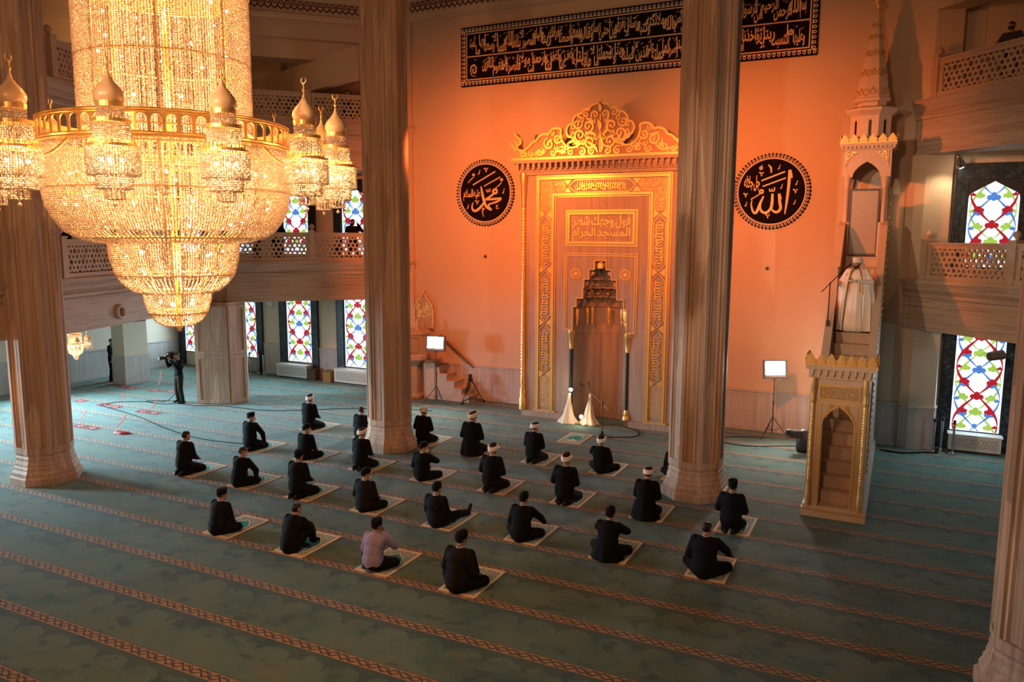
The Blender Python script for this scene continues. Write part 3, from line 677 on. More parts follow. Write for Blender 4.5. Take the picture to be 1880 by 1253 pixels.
def lettering(s, w_, h_, bold=.012, res=2):
    """2-D mesh of a line of script, stretched into w_ x h_ with its lower left corner at 0, 0"""
    c = bpy.data.curves.new('line', 'FONT'); c.body = shape(s); c.resolution_u = res; c.offset = bold; c.space_word = .35
    o = bpy.data.objects.new('line', c); COL.objects.link(o); dg = bpy.context.evaluated_depsgraph_get()
    me = bpy.data.meshes.new_from_object(o.evaluated_get(dg)); V = [(v.co.x, v.co.y) for v in me.vertices]; Fs = [tuple(p.vertices) for p in me.polygons]
    bpy.data.objects.remove(o); bpy.data.curves.remove(c); bpy.data.meshes.remove(me)
    x0 = min(p[0] for p in V); x1 = max(p[0] for p in V); y0 = min(p[1] for p in V); y1 = max(p[1] for p in V)
    par = list(range(len(V)))
    def find(i):
        while par[i] != i: par[i] = par[par[i]]; i = par[i]
        return i
    for f_ in Fs:
        for i in f_[1:]: par[find(i)] = find(f_[0])
    ids = {}; lay = [ids.setdefault(find(i), len(ids)) % 6 for i in range(len(V))]      # neighbouring letters lie a hair apart
    return [((x-x0)/(x1-x0)*w_, (y-y0)/(y1-y0)*h_, l*.0006) for (x, y), l in zip(V, lay)], Fs
def put_text(m, fr, s, a, b, w_, h_, c, mi=0, bold=.012, res=2):
    vs, fs = lettering(s, w_, h_, bold, res); m.add([fr(x+a, y+b, c+l) for x, y, l in vs], fs, mi)

# ------------------------------------------------------------------ long black banner with two lines of script
bx0, bx1, bz0, bz1 = -13.75, -2.45, 10.74, 12.66
bn = thing('calligraphy_banner', 'long black banner with two lines of gold script high on the orange wall', 'banner', (bx0, QY-.025, bz0))
fr = F((0, 0, 0), (1, 0, 0), (0, 0, 1)); W_, H_ = bx1-bx0, bz1-bz0
MB().fbox(fr, 0, 0, 0, W_, H_, .05).build('board', INK, bn)
m = MB(); c0, c1 = .05, .056
m.frame_rect(fr, .20, .20, W_-.20, H_-.20, .035, c0, c1); m.fbox(fr, .22, H_/2-.018, c0, W_-.22, H_/2+.018, c1); m.build('gold_border', SIGNGOLD, bn)
m = MB()
def motif(m, fr, a, b, s, ang):
    d = lambda x, y: (a+s*(x*cos(ang)-y*sin(ang)), b+s*(x*sin(ang)+y*cos(ang)))
    rg = [(cos(2*PI*k/8), sin(2*PI*k/8)) for k in range(9)]
    m.ribbon(fr, [d(.30*x, .30*y+.08) for x, y in rg], .17*s, c0, c1)
    m.plate(fr, [d(-.5, -.5), d(.5, -.5), d(.5, -.38), d(0, -.22), d(-.5, -.38)], c0, c1); m.plate(fr, [d(-.08, .4), d(.08, .4), d(0, .58)], c0, c1)
nx = 84; ny = 14
for i in range(nx):
    a = (i+.5)*W_/nx; motif(m, fr, a, H_-.10, .125, 0); motif(m, fr, a, .10, .125, PI)
for j in range(1, ny-1):
    b = (j+.5)*H_/ny; motif(m, fr, .10, b, .125, PI/2); motif(m, fr, W_-.10, b, .125, -PI/2)
m.build('floral_border', SIGNWHITE, bn)
L1 = 'بسم الله الرحمن الرحيم آمن الرسول بما أنزل إليه من ربه والمؤمنون كل آمن بالله وملائكته وكتبه ورسله لا نفرق بين أحد من رسله وقالوا سمعنا وأطعنا غفرانك ربنا وإليك المصير لا يكلف الله نفسا إلا وسعها لها ما كسبت'
L2 = 'وعليها ما اكتسبت ربنا لا تؤاخذنا إن نسينا أو أخطأنا ربنا ولا تحمل علينا إصرا كما حملته على الذين من قبلنا ربنا ولا تحملنا ما لا طاقة لنا به واعف عنا واغفر لنا وارحمنا أنت مولانا فانصرنا على القوم الكافرين'
m = MB()
def stacked(m, fr, s, a0, b0, W, H, c, bold):
    ws = s.split(); L = [len(w_)+.6 for w_ in ws]; tot = sum(L); a = a0+W
    for i, w_ in enumerate(ws):                             # words alternate between a lower and an upper level and overlap
        wd = L[i]/tot*W; up_ = i % 2; ex = wd*.22 if 0 < i < len(ws)-1 else 0
        hh = H*(.74 if len(w_) > 2 else .5); put_text(m, fr, w_, a-wd-ex+.02, b0+(H-hh if up_ else 0), wd+2*ex-.04, hh, c+.0004*up_, 0, bold); a -= wd
stacked(m, fr, L1, .32, H_/2+.05, W_-.64, H_/2-.33, c1, .028); stacked(m, fr, L2, .80, .27, W_-1.12, H_/2-.33, c1, .028)
for k in range(150):                                     # short vowel strokes
    a = rng.uniform(.35, W_-.4); b = rng.choice((.30, H_/2+.08))+rng.uniform(.42, .56); m.ribbon(fr, [(a, b), (a+.07, b+.035)], .016, c0, c1)
for k in range(9):                                       # round end mark
    a = .5; r_ = .03+.018*k; m.ribbon(fr, [(a+r_*.8*cos(.5+k+t*.5), .52+r_*1.2*sin(.5+k+t*.5)) for t in range(7)], .016, c0, c1)
m.build('script', SIGNGOLD, bn)

# ------------------------------------------------------------------ the two round signs
def medallion(cx, cz, r, label, strokes, small, sctr, srad, sbox):
    t = thing('round_sign', label, 'sign', (cx, QY, cz), 0, 'round black calligraphy signs')
    fr = F((0, 0, 0), (1, 0, 0), (0, 0, 1)); n = 64; ri = .845*r
    m = MB(); m.plate(fr, [((r if k % 2 == 0 else .955*r)*cos(PI*k/n), (r if k % 2 == 0 else .955*r)*sin(PI*k/n)) for k in range(2*n)], 0, .05); m.build('disc', INK, t)
    m = MB(); m.ring(fr, 0, 0, ri, ri+.022*r, .05, .057, 96)
    for k in range(n):
        a = 2*PI*(k+.5)/n; d = lambda x, y, a=a: ((ri+y)*cos(a)-x*sin(a), (ri+y)*sin(a)+x*cos(a))
        s = .10*r; rg = [(cos(2*PI*q/8), sin(2*PI*q/8)) for q in range(9)]
        m.ribbon(fr, [d(.27*s*x, .085*r+.27*s*y) for x, y in rg], .15*s, .05, .057); m.ribbon(fr, [d(-.45*s, .02*r), d(0, .055*r), d(.45*s, .02*r)], .12*s, .05, .057)
    m.build('petal_border', SIGNWHITE, t)
    m = MB(); cv = lambda p: ((p[0]-sctr[0])/srad[0]*r, (sctr[1]-p[1])/srad[1]*r)
    for si, (pts, w_) in enumerate(strokes):
        P = sp2([cv(p) for p in pts], 5) if len(pts) > 2 else [cv(p) for p in pts]
        ws = w_ if isinstance(w_, list) else [w_]*2
        k = len(P)-1; W2 = [r/srad[1]*(ws[min(int(i/k*(len(ws)-1)), len(ws)-2)]*(1-(i/k*(len(ws)-1)) % 1 if i < k else 0)+ws[min(int(i/k*(len(ws)-1)), len(ws)-2)+1]*((i/k*(len(ws)-1)) % 1 if i < k else 1)) for i in range(k+1)]
        m.ribbon(fr, P, W2, .05, .06+.0007*si)
    (ax, ay), (bx_, by_) = cv(sbox[0]), cv(sbox[1])
    put_text(m, fr, small, ax, by_, bx_-ax, ay-by_, .058, 0, .02)
    m.build('script', SIGNGOLD, t)
def vee(x, y): return [([(x-34, y-22), (x-12, y-26), (x+2, y+30)], [14, 12, 6]), ([(x+34, y-24), (x+14, y-20), (x+2, y+30)], [14, 10, 6])]
def comma(x, y, h=70): return [([(x+8, y), (x-2, y+h*.5), (x-10, y+h*.85), (x-24, y+h*.9)], [5, 10, 16, 8])]
def loop(x, y, r, w_): return [([(x+r*cos(k*PI/4), y+r*sin(k*PI/4)) for k in range(9)], w_)]
ALLAH = [([(795, 338), (785, 600), (770, 800), (752, 970)], [44, 38, 32, 12]), ([(797, 335), (815, 395), (826, 452)], [10, 26, 18]),
 ([(660, 672), (676, 800), (690, 880), (660, 930), (610, 935), (566, 895)], [34, 40, 40, 38, 34, 20]), ([(664, 672), (682, 715), (694, 750)], [14, 22, 12]),
 ([(568, 672), (568, 800), (556, 880), (505, 940), (445, 940), (408, 890), (405, 820), (440, 706)], [30, 40, 38, 36, 34, 30, 26, 16]),
 ([(446, 706), (405, 800), (368, 910), (335, 952), (298, 915), (276, 830), (284, 762)], [14, 36, 40, 32, 28, 20, 12]),
 ([(392, 672), (330, 712), (268, 750)], [14, 14, 16]), ([(405, 482), (728, 360)], 20), ([(425, 566), (742, 450)], 18),
 ([(522, 600), (530, 636), (552, 632), (558, 600), (564, 632), (588, 630), (596, 580)], 15), ([(492, 255), (530, 300), (538, 372)], [10, 26, 14])] + loop(412, 640, 24, 24) + loop(392, 300, 17, 18) + [([(398, 280), (402, 255)], 10)] + \
 comma(650, 258) + comma(900, 488) + comma(885, 762) + comma(205, 785) + comma(694, 535) + vee(400, 390) + vee(882, 645) + vee(515, 1000) + vee(188, 690)
MUHAM = loop(764, 602, 30, 32) + [([(748, 632), (690, 678), (632, 716), (618, 738)], [30, 34, 30, 12]), ([(618, 728), (740, 716), (862, 706)], [14, 36, 26]), ([(858, 716), (800, 752), (720, 780), (668, 792)], [26, 30, 24, 20]),
 ([(665, 785), (668, 830), (690, 862), (716, 876)], [18, 34, 34, 20]), ([(550, 520), (572, 640), (596, 740), (622, 810), (655, 852), (712, 882)], [16, 40, 44, 38, 32, 24]),
 ([(604, 750), (562, 815), (500, 875), (450, 892), (416, 862), (414, 800), (432, 762)], [20, 38, 40, 36, 30, 20, 10]), ([(425, 497), (768, 305)], 17), ([(598, 520), (842, 390)], 15),
 ([(634, 570), (640, 605), (660, 600), (664, 568), (670, 602), (688, 596), (690, 556)], 12), ([(346, 464), (400, 410), (440, 380)], [8, 12, 10]), ([(862, 470), (830, 508), (772, 556)], [14, 12, 8]), ([(580, 868), (574, 910), (590, 982)], [20, 12, 8]),
 ([(780, 816), (808, 808), (782, 848), (800, 862), (824, 850)], 10)] + loop(436, 345, 15, 14) + loop(864, 430, 14, 16) + loop(590, 862, 12, 12) + comma(528, 272) + comma(898, 560, 80) + comma(352, 790) + vee(628, 280) + vee(492, 765)
medallion(-12.85, 7.2, 1.13, 'round black sign with gold script left of the prayer niche', MUHAM, 'عليه السلام', (608, 622), (449, 508), ((275, 560), (540, 745)))
medallion(-3.49, 7.06, 1.09, 'round black sign with gold script right of the tall column', ALLAH, 'جل جلاله', (548, 640), (552, 555), ((160, 405), (385, 630)))

# ------------------------------------------------------------------ the prayer niche
MX, MY = -8.13, 22.3
mh = thing('mihrab', 'tall carved marble prayer niche with gilded inscriptions and crown on the orange wall', 'prayer niche', (MX, MY, 0))
fr = F((0, 0, 0), (1, 0, 0), (0, 0, 1)); HW = 2.54
STEP = [(.97, .0), (.97, 2.86), (.85, 2.86), (.85, 3.6), (.735, 3.6), (.735, 3.87), (.52, 3.87), (.52, 4.2), (.50, 4.2), (.50, 4.46), (.335, 4.46), (.335, 4.76), (.16, 4.76), (.16, 5.03), (0, 5.03)]
m = MB()
for s in (-1, 1):
    poly = [(s*a, b) for a, b in STEP]+[(0, 7.75), (s*HW, 7.75), (s*HW, .0)]
    if s > 0: poly = poly[::-1]
    m.plate(fr, poly, -.12, 0)
    m.box(s*HW if s < 0 else 1.05, .12, 0, -1.05 if s < 0 else HW, QY-MY, 7.75)
m.box(-1.05, .12, 5.1, 1.05, QY-MY, 7.75)
for s in (-1, 1): m.fbox(fr, min(s*HW, s*1.02)-(.06 if s < 0 else 0), 0, 0, max(s*HW, s*1.02)+(.06 if s > 0 else 0), .20, .06)
m.build('marble_body', MIHRAB, mh)
# niche shell: five flat bays
m = MB(); RN = .86
pts = [(RN*cos(PI*k/5), .06+.98*sin(PI*k/5)) for k in range(6)]
m.add([(x, y, z) for z in (0, 3.0) for x, y in pts], [(k, k+1, k+7, k+6) for k in range(5)])
for k in range(5):
    p, q = Vector((*pts[k], 0)), Vector((*pts[k+1], 0)); f2 = F(q, p-q, (0, 0, 1)); L = (p-q).length
    for a in (.04, L-.055): m.fbox(f2, a, .35, -.0, a+.015, 2.72, .012)
    m.fbox(f2, .04, 2.70, 0, L-.04, 2.72, .012); m.fbox(f2, 0, 0, 0, L, .3, .02)
m.add([(s*x, y, z) for s in (-1, 1) for z in (0, 2.86) for x, y in ((.97, .12), (.86, .06))], [(0, 1, 3, 2), (4, 6, 7, 5)])
m.build('niche_bays', MIHRAB, mh)
# stalactite vault
m = MB()
def tier(z0, z1, r0, r1, n, off=0):
    for k in range(-1, n+1):
        g0 = PI*(k+off)/n; g1 = PI*(k+1+off)/n
        if g1 < .01 or g0 > PI-.01: continue
        g0 = max(g0, 0); g1 = min(g1, PI); N = 8; P = []
        for j in range(6):
            v = j/5
            for i in range(N+1):
                u = -1+2*i/N; g = g0+(g1-g0)*i/N
                lip = (1-abs(u)**1.6)
                r = r0+(r1-r0)*v**1.7*(.35+.65*(1-lip*.55)) + (.30*lip-.10)*r0*sin(PI*v*.85)
                z = z0+(z1-z0)*(v*(.60+.40*lip))
                P.append((r*cos(g), .06+r*1.1*sin(g), z))
        m.add(P, [(j*(N+1)+i, j*(N+1)+i+1, (j+1)*(N+1)+i+1, (j+1)*(N+1)+i) for j in range(5) for i in range(N)])
    K = 40; m.add([(r*cos(PI*i/K), .06+r*1.1*sin(PI*i/K), z1) for r in (r1*.96, r0*1.06) for i in range(K+1)], [(i, i+1, K+2+i, K+1+i) for i in range(K)])
tier(3.55, 3.95, .84, .70, 6); tier(3.85, 4.22, .70, .53, 6, .5); tier(4.15, 4.50, .53, .42, 5); tier(4.42, 4.80, .42, .22, 4, .5); tier(4.74, 5.04, .20, .10, 3)
K = 40; m.add([(.86*cos(PI*i/K), .06+.98*sin(PI*i/K), z) for z in (2.98, 3.56) for i in range(K+1)], [(i, i+1, K+2+i, K+1+i) for i in range(K)])
m.build('stalactite_vault', plain('vault_marble', (.40, .30, .23), .4, var=.2, scale=5), mh, 35)
g = MB()
for s in (-1, 1):                                       # stepped gold outline
    for k_, ((a0, b0), (a1, b1)) in enumerate(zip(STEP[1:], STEP[2:])):
        A0, A1 = sorted((s*(a0+.03), s*(a1+.03))); g.fbox(fr, A0-.012, min(b0, b1)-.012+.03*(b0 != b1)*0, 0, A1+.012, max(b0, b1)+.012, .02+.002*(k_ % 2)+.001*(s > 0))
    for a in (1.15, 1.09): g.fbox(fr, s*a-.014, 2.9, 0, s*a+.014, 5.24-(1.15-a), .02)
    g.fbox(fr, min(s*.85, s*1.15), 2.86, 0, max(s*.85, s*1.15), 2.90, .03)
for a, b in ((1.15, 5.24), (1.09, 5.18)): g.fbox(fr, -a-.014, b-.014, 0, a+.014, b+.0145, .022)
g.frame_rect(fr, -1.14, 5.46, 1.14, 6.55, .05, 0, .025); g.frame_rect(fr, -1.07, 5.53, 1.07, 6.48, .075, 0, .05)
BO, BI, BT = 2.14, 1.47, 7.6
for w_, o_, d_ in ((.03, 0, .03), (.075, .05, .05)):
    for s in (-1, 1):
        for a, top in ((s*(BO-o_), BT-o_), (s*(BI+o_), 6.93+o_)):
            A = sorted((a, a-s*w_*(1 if abs(a) > 1.8 else -1))); g.fbox(fr, A[0], .24, 0, A[1], top, d_)
    g.fbox(fr, -BO+o_-.002, BT-o_-w_, 0, BO-o_+.002, BT-o_+.002, d_+.003); g.fbox(fr, -BI-o_-w_, 6.93+o_-.002, 0, BI+o_+w_, 6.93+o_+w_, d_+.003)
for s in (-1, 1): g.fbox(fr, min(s*BI, s*BO)-.03, .20, 0, max(s*BI, s*BO)+.03, .25, .05)
g.build('gold_mouldings', GOLD, mh)
# arabesque panels and inscription cartouches of the broad band
m = MB(); g = MB(); lo, hi = 1.61, 2.00
ZN = [.40, 1.42, 3.06, 4.72, 6.42]
for s in (-1, 1):
    a0, a1 = sorted((s*lo, s*hi)); ac = (a0+a1)/2; hw = (hi-lo)/2
    MB().fbox(fr, a0, .36, 0, a1, 1.36, .015).build('arabesque_panel', FILI_F, mh)
    pl = [(s*lo, 6.5), (s*hi, 6.5), (s*hi, 7.44), (s*1.14, 7.44), (s*1.14, 7.08), (s*lo, 7.08)]
    MB().plate(fr, pl[::s], 0, .015).build('arabesque_corner', FILI_F, mh)
    for zn in ZN[1:]:
        for t_ in (-1, 1): g.plate(fr, [(ac+t_*hw, zn-.13), (ac+t_*hw, zn+.13), (ac+t_*.03, zn)][::-t_], 0, .03)
    for z0, z1 in zip(ZN[1:], ZN[2:]):
        c_ = [(ac, z0+.03), (ac+hw*.55, z0+.14), (ac+hw*.92, z0+.24), (ac+hw*.92, z1-.24), (ac+hw*.55, z1-.14), (ac, z1-.03), (ac-hw*.55, z1-.14), (ac-hw*.92, z1-.24), (ac-hw*.92, z0+.24), (ac-hw*.55, z0+.14), (ac, z0+.03)]
        g.ribbon(fr, c_, .025, 0, .03)
        zz = z0+.26                                        # interlaced strokes of the carved script
        while zz < z1-.28:
            k = rng.random(); g.ribbon(fr, [(ac-hw*.75, zz), (ac+hw*(.1+.6*k), zz+.02)], .02, 0, .025)
            g.ribbon(fr, sp2([(ac+hw*.75*cos(t_+k*6)*rng.uniform(.5, 1), zz+.09*sin(t_+k*6)) for t_ in (0, 1.2, 2.4, 3.6, 4.6)], 4), .022, 0, .028); zz += .085
    g.ribbon(fr, [(ac+hw*.9, 6.55), (ac+hw*.9, 7.40)], .02, 0, .03); g.ribbon(fr, [(ac-hw*.9, 6.55), (ac-hw*.9, 7.05)], .02, 0, .03)
    for t_ in (-1, 1): g.plate(fr, [(s*1.08-.11, 7.26+t_*.18), (s*1.08+.11, 7.26+t_*.18), (s*1.08, 7.26+t_*.03)][::t_], 0, .03)
g.ribbon(fr, [(-1.04, 7.26), (-.9, 7.40), (-.8, 7.44), (.8, 7.44), (.9, 7.40), (1.04, 7.26), (.9, 7.12), (.8, 7.08), (-.8, 7.08), (-.9, 7.12), (-1.04, 7.26)], .025, 0, .03)
aa = -.78
while aa < .76:
    k = rng.random(); g.ribbon(fr, [(aa, 7.12+.05*k), (aa+.012, 7.40)], .018, 0, .026)
    g.ribbon(fr, sp2([(aa+.07*cos(t_+k*6), 7.2+.07*k+.07*sin(t_+k*6)) for t_ in (0, 1.2, 2.4, 3.6, 4.6)], 4), .02, 0, .028); aa += .075
g.build('band_inscriptions', GOLD, mh)
m = MB(); put_text(m, fr, 'فول وجهك شطر', -.92, 6.0, 1.84, .40, .02, 0, .02, 3); put_text(m, fr, 'المسجد الحرام', -.92, 5.62, 1.84, .41, .021, 0, .02, 3)
m.build('panel_script', GOLD, mh)
m = MB()
for s in (-1, 1):                                       # two sun shaped rosettes
    m.ring(fr, s*.79, 4.62, .13, .155, 0, .02, 32); m.disc(fr, s*.79, 4.62, .06, 0, .015, 20)
    for k in range(24):
        a = 2*PI*k/24; m.ribbon(fr, [(s*.79+.155*cos(a), 4.62+.155*sin(a)), (s*.79+.2*cos(a), 4.62+.2*sin(a))], [.02, .006], 0, .015)
        if k % 3 == 0: m.ribbon(fr, sp2([(s*.79+.04*cos(a), 4.62+.04*sin(a)), (s*.79+.09*cos(a+.5), 4.62+.09*sin(a+.5)), (s*.79+.12*cos(a), 4.62+.12*sin(a))], 4), .016, 0, .018)
m.build('sun_rosettes', GOLD, mh)
for gx in [PI*k/6 for k in (0.25, 1.35, 1.75, 3, 4.25, 4.65, 5.75)]:
    x, y = .80*cos(gx), .06+.80*sin(gx)
    MB().lathe([(.005, 2.98), (.03, 3.02), (.035, 3.14), (.028, 3.16), (.045, 3.2), (.06, 3.24), (.055, 3.28), (.06, 3.3), (.06, 3.5), (.05, 3.54)], 12, (x, y, 0)).build('gold_pendant', GOLD, mh, 40)
for k in range(7):
    gx = PI*(k+.5)/7; MB().ball((.70*cos(gx), .06+.70*sin(gx), 3.98), .045, 10, 8).build('gold_boss', GOLD, mh, 180)
m = MB()
m.lathe([(.05, 4.78), (.11, 4.8), (.12, 4.92), (.1, 4.95), (.03, 5.02)], 16, (0, .06, 0)); m.build('gold_apex', GOLD, mh, 40)
for s in (-1, 1):
    m = MB().lathe([(.055, .52), (.055, 2.28)], 14, (s*.91, .02, 0)); m.build('black_colonnette', BLACK, mh, 40)
    MB().lathe([(.11, 0.2), (.11, .32), (.08, .36), (.085, .42), (.06, .52)], 14, (s*.91, .02, 0)).build('colonnette_base', GOLDM, mh, 40)
    m = MB().lathe([(.06, 2.28), (.07, 2.33), (.06, 2.36), (.08, 2.5), (.10, 2.7), (.115, 2.72), (.115, 2.86)], 14, (s*.91, .02, 0)); m.build('colonnette_capital', GOLDM, mh, 40)
# twisted gold rope shafts on the outer edges
for s in (-1, 1):
    x = s*(HW+.02); m = MB(); N = 300; rings = []
    for i in range(N+1):
        z = 1.3+5.35*i/N; rings.append([(x+(.064+.013*cos(3*(2*PI*j/12)+i*1.1))*cos(2*PI*j/12), -.03+(.064+.013*cos(3*(2*PI*j/12)+i*1.1))*sin(2*PI*j/12), z) for j in range(12)])
    m.loft(rings); m.build('rope_shaft', GOLD, mh, 60)
    MB().lathe([(.12, .2), (.12, .55), (.09, .62), (.1, .8), (.065, .95), (.085, 1.1), (.065, 1.3)], 14, (x, -.03, 0)).build('rope_shaft_base', GOLDM, mh, 40)
    MB().lathe([(.065, 6.65), (.08, 6.75), (.065, 6.85), (.09, 7.0), (.10, 7.35), (.13, 7.45), (.13, 7.7)], 14, (x, -.03, 0)).build('rope_shaft_capital', GOLDM, mh, 40)
# cornice with small stalactites
CWH = 2.82
m = MB().fbox(fr, -HW-.08, 7.62, -.9, HW+.08, 7.72, .1); m.fbox(fr, -CWH, 7.96, -1.44, CWH, 8.06, .36); m.fbox(fr, -HW-.12, 7.72, -1.44, HW+.12, 7.96, .16)
for i in range(30):
    a = -CWH+.09+(i+.5)*(2*CWH-.18)/30
    m.fbox(fr, a-.035, 7.84, .14, a+.035, 7.97, .33); m.plate(F(fr(0, 0, .22), (1, 0, 0), (0, 0, 1)), [(a-.03, 7.85), (a, 7.76), (a+.03, 7.85)], -.06, .06)
m.build('stalactite_cornice', MIHRAB, mh)
m = MB().fbox(fr, -CWH-.02, 8.05, -1.44, CWH+.02, 8.12, .39)
for i in range(31): m.ball((-CWH+.09+i*(2*CWH-.18)/30, -.30, 7.78), .022, 8, 6)
m.build('cornice_gilding', GOLD, mh)
CR = [(963,118),(990,160),(1045,180),(1060,205),(1110,210),(1135,245),(1180,255),(1215,295),(1220,335),(1260,350),(1280,400),(1262,455),(1235,460),(1205,490),(1190,515),(1135,512),(1150,535),(1200,560),(1260,555),(1310,510),(1335,440),(1333,385),(1365,370),(1415,375),(1450,410),(1458,425),(1500,418),(1550,440),(1580,480),(1610,490),(1650,530),(1700,570),(1740,570),(1770,545),(1772,520),(1735,495),(1740,460),(1770,436),(1805,395),(1812,640)]
cr = [((x-963)/314*1.035, (650-y)/327) for x, y in CR]; fc = F((0, -.18, 8.10), (1, 0, 0), (0, 0, 1))
outl = [(a, b) for a, b in cr]+[(2.80, 0), (-2.80, 0)]+[(-a, b) for a, b in cr[:0:-1]]
MB().plate(fc, outl[::-1], -.05, .05).build('crown_plate', plain('gilded_crown_ground', (.40, .25, .14), .5, .1, var=.2, scale=12), mh)
m = MB(); rim = sp2(cr[:-1], 3); m.ribbon(fc, rim, .06, .03, .13); m.ribbon(fc, [(-a, b) for a, b in rim], .06, .03, .131)
def spiral(m, fr, a, b, r, th, turns, d, w_, c0=.05, c1=.09):
    P = []; N = int(14*turns)
    for i in range(N+1):
        t_ = i/N; q = r*(1-.82*t_); P.append((a+q*cos(th+d*2*PI*turns*t_), b+q*sin(th+d*2*PI*turns*t_)))
    c1 += .02*rng.random()*(c1-c0)/.04; m.ribbon(fr, P, [w_*(.4+.9*sin(PI*min(1, .12+i/N))) for i in range(N+1)], c0, c1)
    m.disc(fr, P[-1][0], P[-1][1], w_*.8, c0, c1+.01, 10)
def leaf(m, fr, a, b, L, th, w_):
    P = [(a+L*u*cos(th+.5*u), b+L*u*sin(th+.5*u)) for u in (0, .2, .4, .6, .8, 1)]; m.ribbon(fr, P, [w_*x for x in (.3, .8, 1, .9, .55, .1)], .05, .10+.02*rng.random())
for s in (-1, 1):
    sp = [(.30, .42, .20, 3.6, 1.3, 1, .05), (.62, .62, .20, 4.0, 1.4, 1, .05), (.36, .86, .19, -1, 1.3, -1, .05), (.70, .95, .16, 3, 1.2, 1, .045), (.16, 1.18, .13, -1, 1.2, 1, .04), (.42, 1.22, .12, 2.5, 1.2, -1, .04), (.86, .66, .12, 0, 1.1, -1, .04), (.24, .15, .13, 2, 1.2, -1, .045), (.55, .14, .13, 1, 1.2, 1, .045), (.9, .16, .13, 2.4, 1.3, -1, .04), (.12, .55, .10, 2, 1.2, 1, .03), (.52, .42, .09, 0, 1.2, -1, .03), (.22, 1.0, .08, 2, 1.1, 1, .028), (.56, 1.08, .09, 0, 1.1, -1, .028), (.85, .88, .10, 1, 1.2, 1, .03), (.42, .62, .08, 3, 1.1, 1, .028), (.68, .3, .08, 3, 1.1, -1, .028), (1.05, .3, .09, 2, 1.1, 1, .03), (1.36, .3, .09, 1, 1.2, -1, .03), (1.78, .24, .09, 2, 1.1, 1, .03), (1.5, .72, .08, 2, 1.1, 1, .03), (2.05, .1, .07, 0, 1.1, 1, .028), (2.36, .1, .07, 3, 1.1, -1, .028), (1.18, .2, .13, .5, 1.3, 1, .045), (1.33, .56, .16, 2.4, 1.4, 1, .05), (1.62, .42, .18, 1.4, 1.4, -1, .05), (1.48, .16, .12, 2, 1.2, 1, .04), (1.92, .2, .14, 2, 1.3, 1, .045), (2.2, .14, .10, 1, 1.2, -1, .04), (2.5, .16, .12, 2, 1.2, 1, .045), (2.66, .5, .10, 1, 1.2, -1, .04)]
    for a, b, r_, th, tu, d_, w_ in sp: spiral(m, fc, s*a, b, r_, th if s > 0 else PI-th, tu, d_*s, w_)
    for a, b, L_, th, w_ in ((.05, .1, .5, 1.2, .09), (.1, .6, .35, .6, .08), (.45, .35, .4, .5, .09), (.75, .45, .3, .2, .08), (.2, .95, .3, 1.0, .07), (1.05, .12, .4, .6, .08), (1.5, .55, .3, -.3, .08), (1.75, .12, .35, .7, .08), (2.35, .1, .3, 1.2, .07), (2.7, .2, .45, 1.3, .07), (.55, 1.08, .25, .9, .06)):
        leaf(m, fc, s*a, b, L_, th if s > 0 else PI-th, w_)
leaf(m, fc, 0, 1.25, .28, PI/2-.25, .11); leaf(m, fc, 0, .75, .3, PI/2-.25, .12); m.ribbon(fc, [(0, .1), (0, 1.2)], .03, .05, .08)
m.build('crown_scrollwork', GOLD, mh)
m = MB()
for s in (-1, 1):                                       # crown returns along both sides
    fs_ = F((s*2.78, 0, 8.10), (0, 1, 0), (0, 0, 1)); m.plate(fs_, [(-.1, 0), (1.3, 0), (1.3, .3), (.9, .45), (.7, .25), (.4, .2), (.2, .55), (.05, .75), (-.1, .78)], -.04, .04)
m.build('crown_side', GOLDM, mh)
# ------------------------------------------------------------------ the stepped pulpit (minbar)
mb = thing('minbar', 'tall narrow marble pulpit with steps, arched doorway, canopy and gilded spire', 'pulpit', (-.95, 16.8, 0))
fr = F((0, 0, 0), (1, 0, 0), (0, 0, 1)); HWm = .56; YT = 5.35; YE = 6.9
LINEN = plain('warm_cut_marble', (.58, .45, .34), .4, var=.12, scale=5)
SPX = plain('minbar_panel_marble', (.55, .44, .34), .4, var=.1, scale=4)
m = MB().box(-.62, -.05, 0, .62, YE, .17); m.box(-.60, .0, .17, .60, YE, .24); m.build('plinth', LINEN, mb)
m = MB()
for i in range(22):
    a = -.60+.0+(i+.5)*1.2/22; s_ = .027
    m.ribbon(F((0, -.05, 0), (1, 0, 0), (0, 0, 1)), [(a-s_, .125), (a, .165), (a+s_, .125)], .012, 0, .008); m.ribbon(F((0, -.05, 0), (1, 0, 0), (0, 0, 1)), [(a-s_, .16), (a, .13), (a+s_, .16)], .010, 0, .008)
m.build('plinth_gilding', GOLD, mb)
# portal
def ogee(hw, zs, za, n=6):
    return [(hw, 0.24), (hw, zs)]+[(hw*cos(t)**.9, zs+(za-zs)*(.62*sin(t)+.38*(1-cos(t))**1.3)) for t in [PI/2*k/n for k in range(1, n)]]+[(0, za)]
og = ogee(.30, 1.98, 2.37)
m = MB()
for s in (-1, 1):
    poly = [(s*a, b) for a, b in og]+[(0, 2.95), (s*HWm, 2.95), (s*HWm, .24)]
    m.plate(fr, poly[::-1] if s > 0 else poly, -.34, 0)
m.build('portal', LINEN, mb)
g = MB()
for s in (-1, 1):
    g.ribbon(fr, [(s*(a+.015), b) for a, b in og], .03, 0, .03)
    g.fbox(fr, s*.345-.012, .55, 0, s*.345+.012, 2.42, .02); g.fbox(fr, s*.40-.008, .55, 0, s*.40+.008, 2.42, .012)
g.fbox(fr, -.41, 2.40, 0, .41, 2.43, .025); g.frame_rect(fr, -.39, 2.49, .39, 2.80, .03, 0, .035)
g.build('portal_gilding', GOLD, mb)
MB().fbox(fr, -.355, 2.525, 0, .355, 2.765, .012).build('inscription_panel', FILI_F, mb)
m = MB()
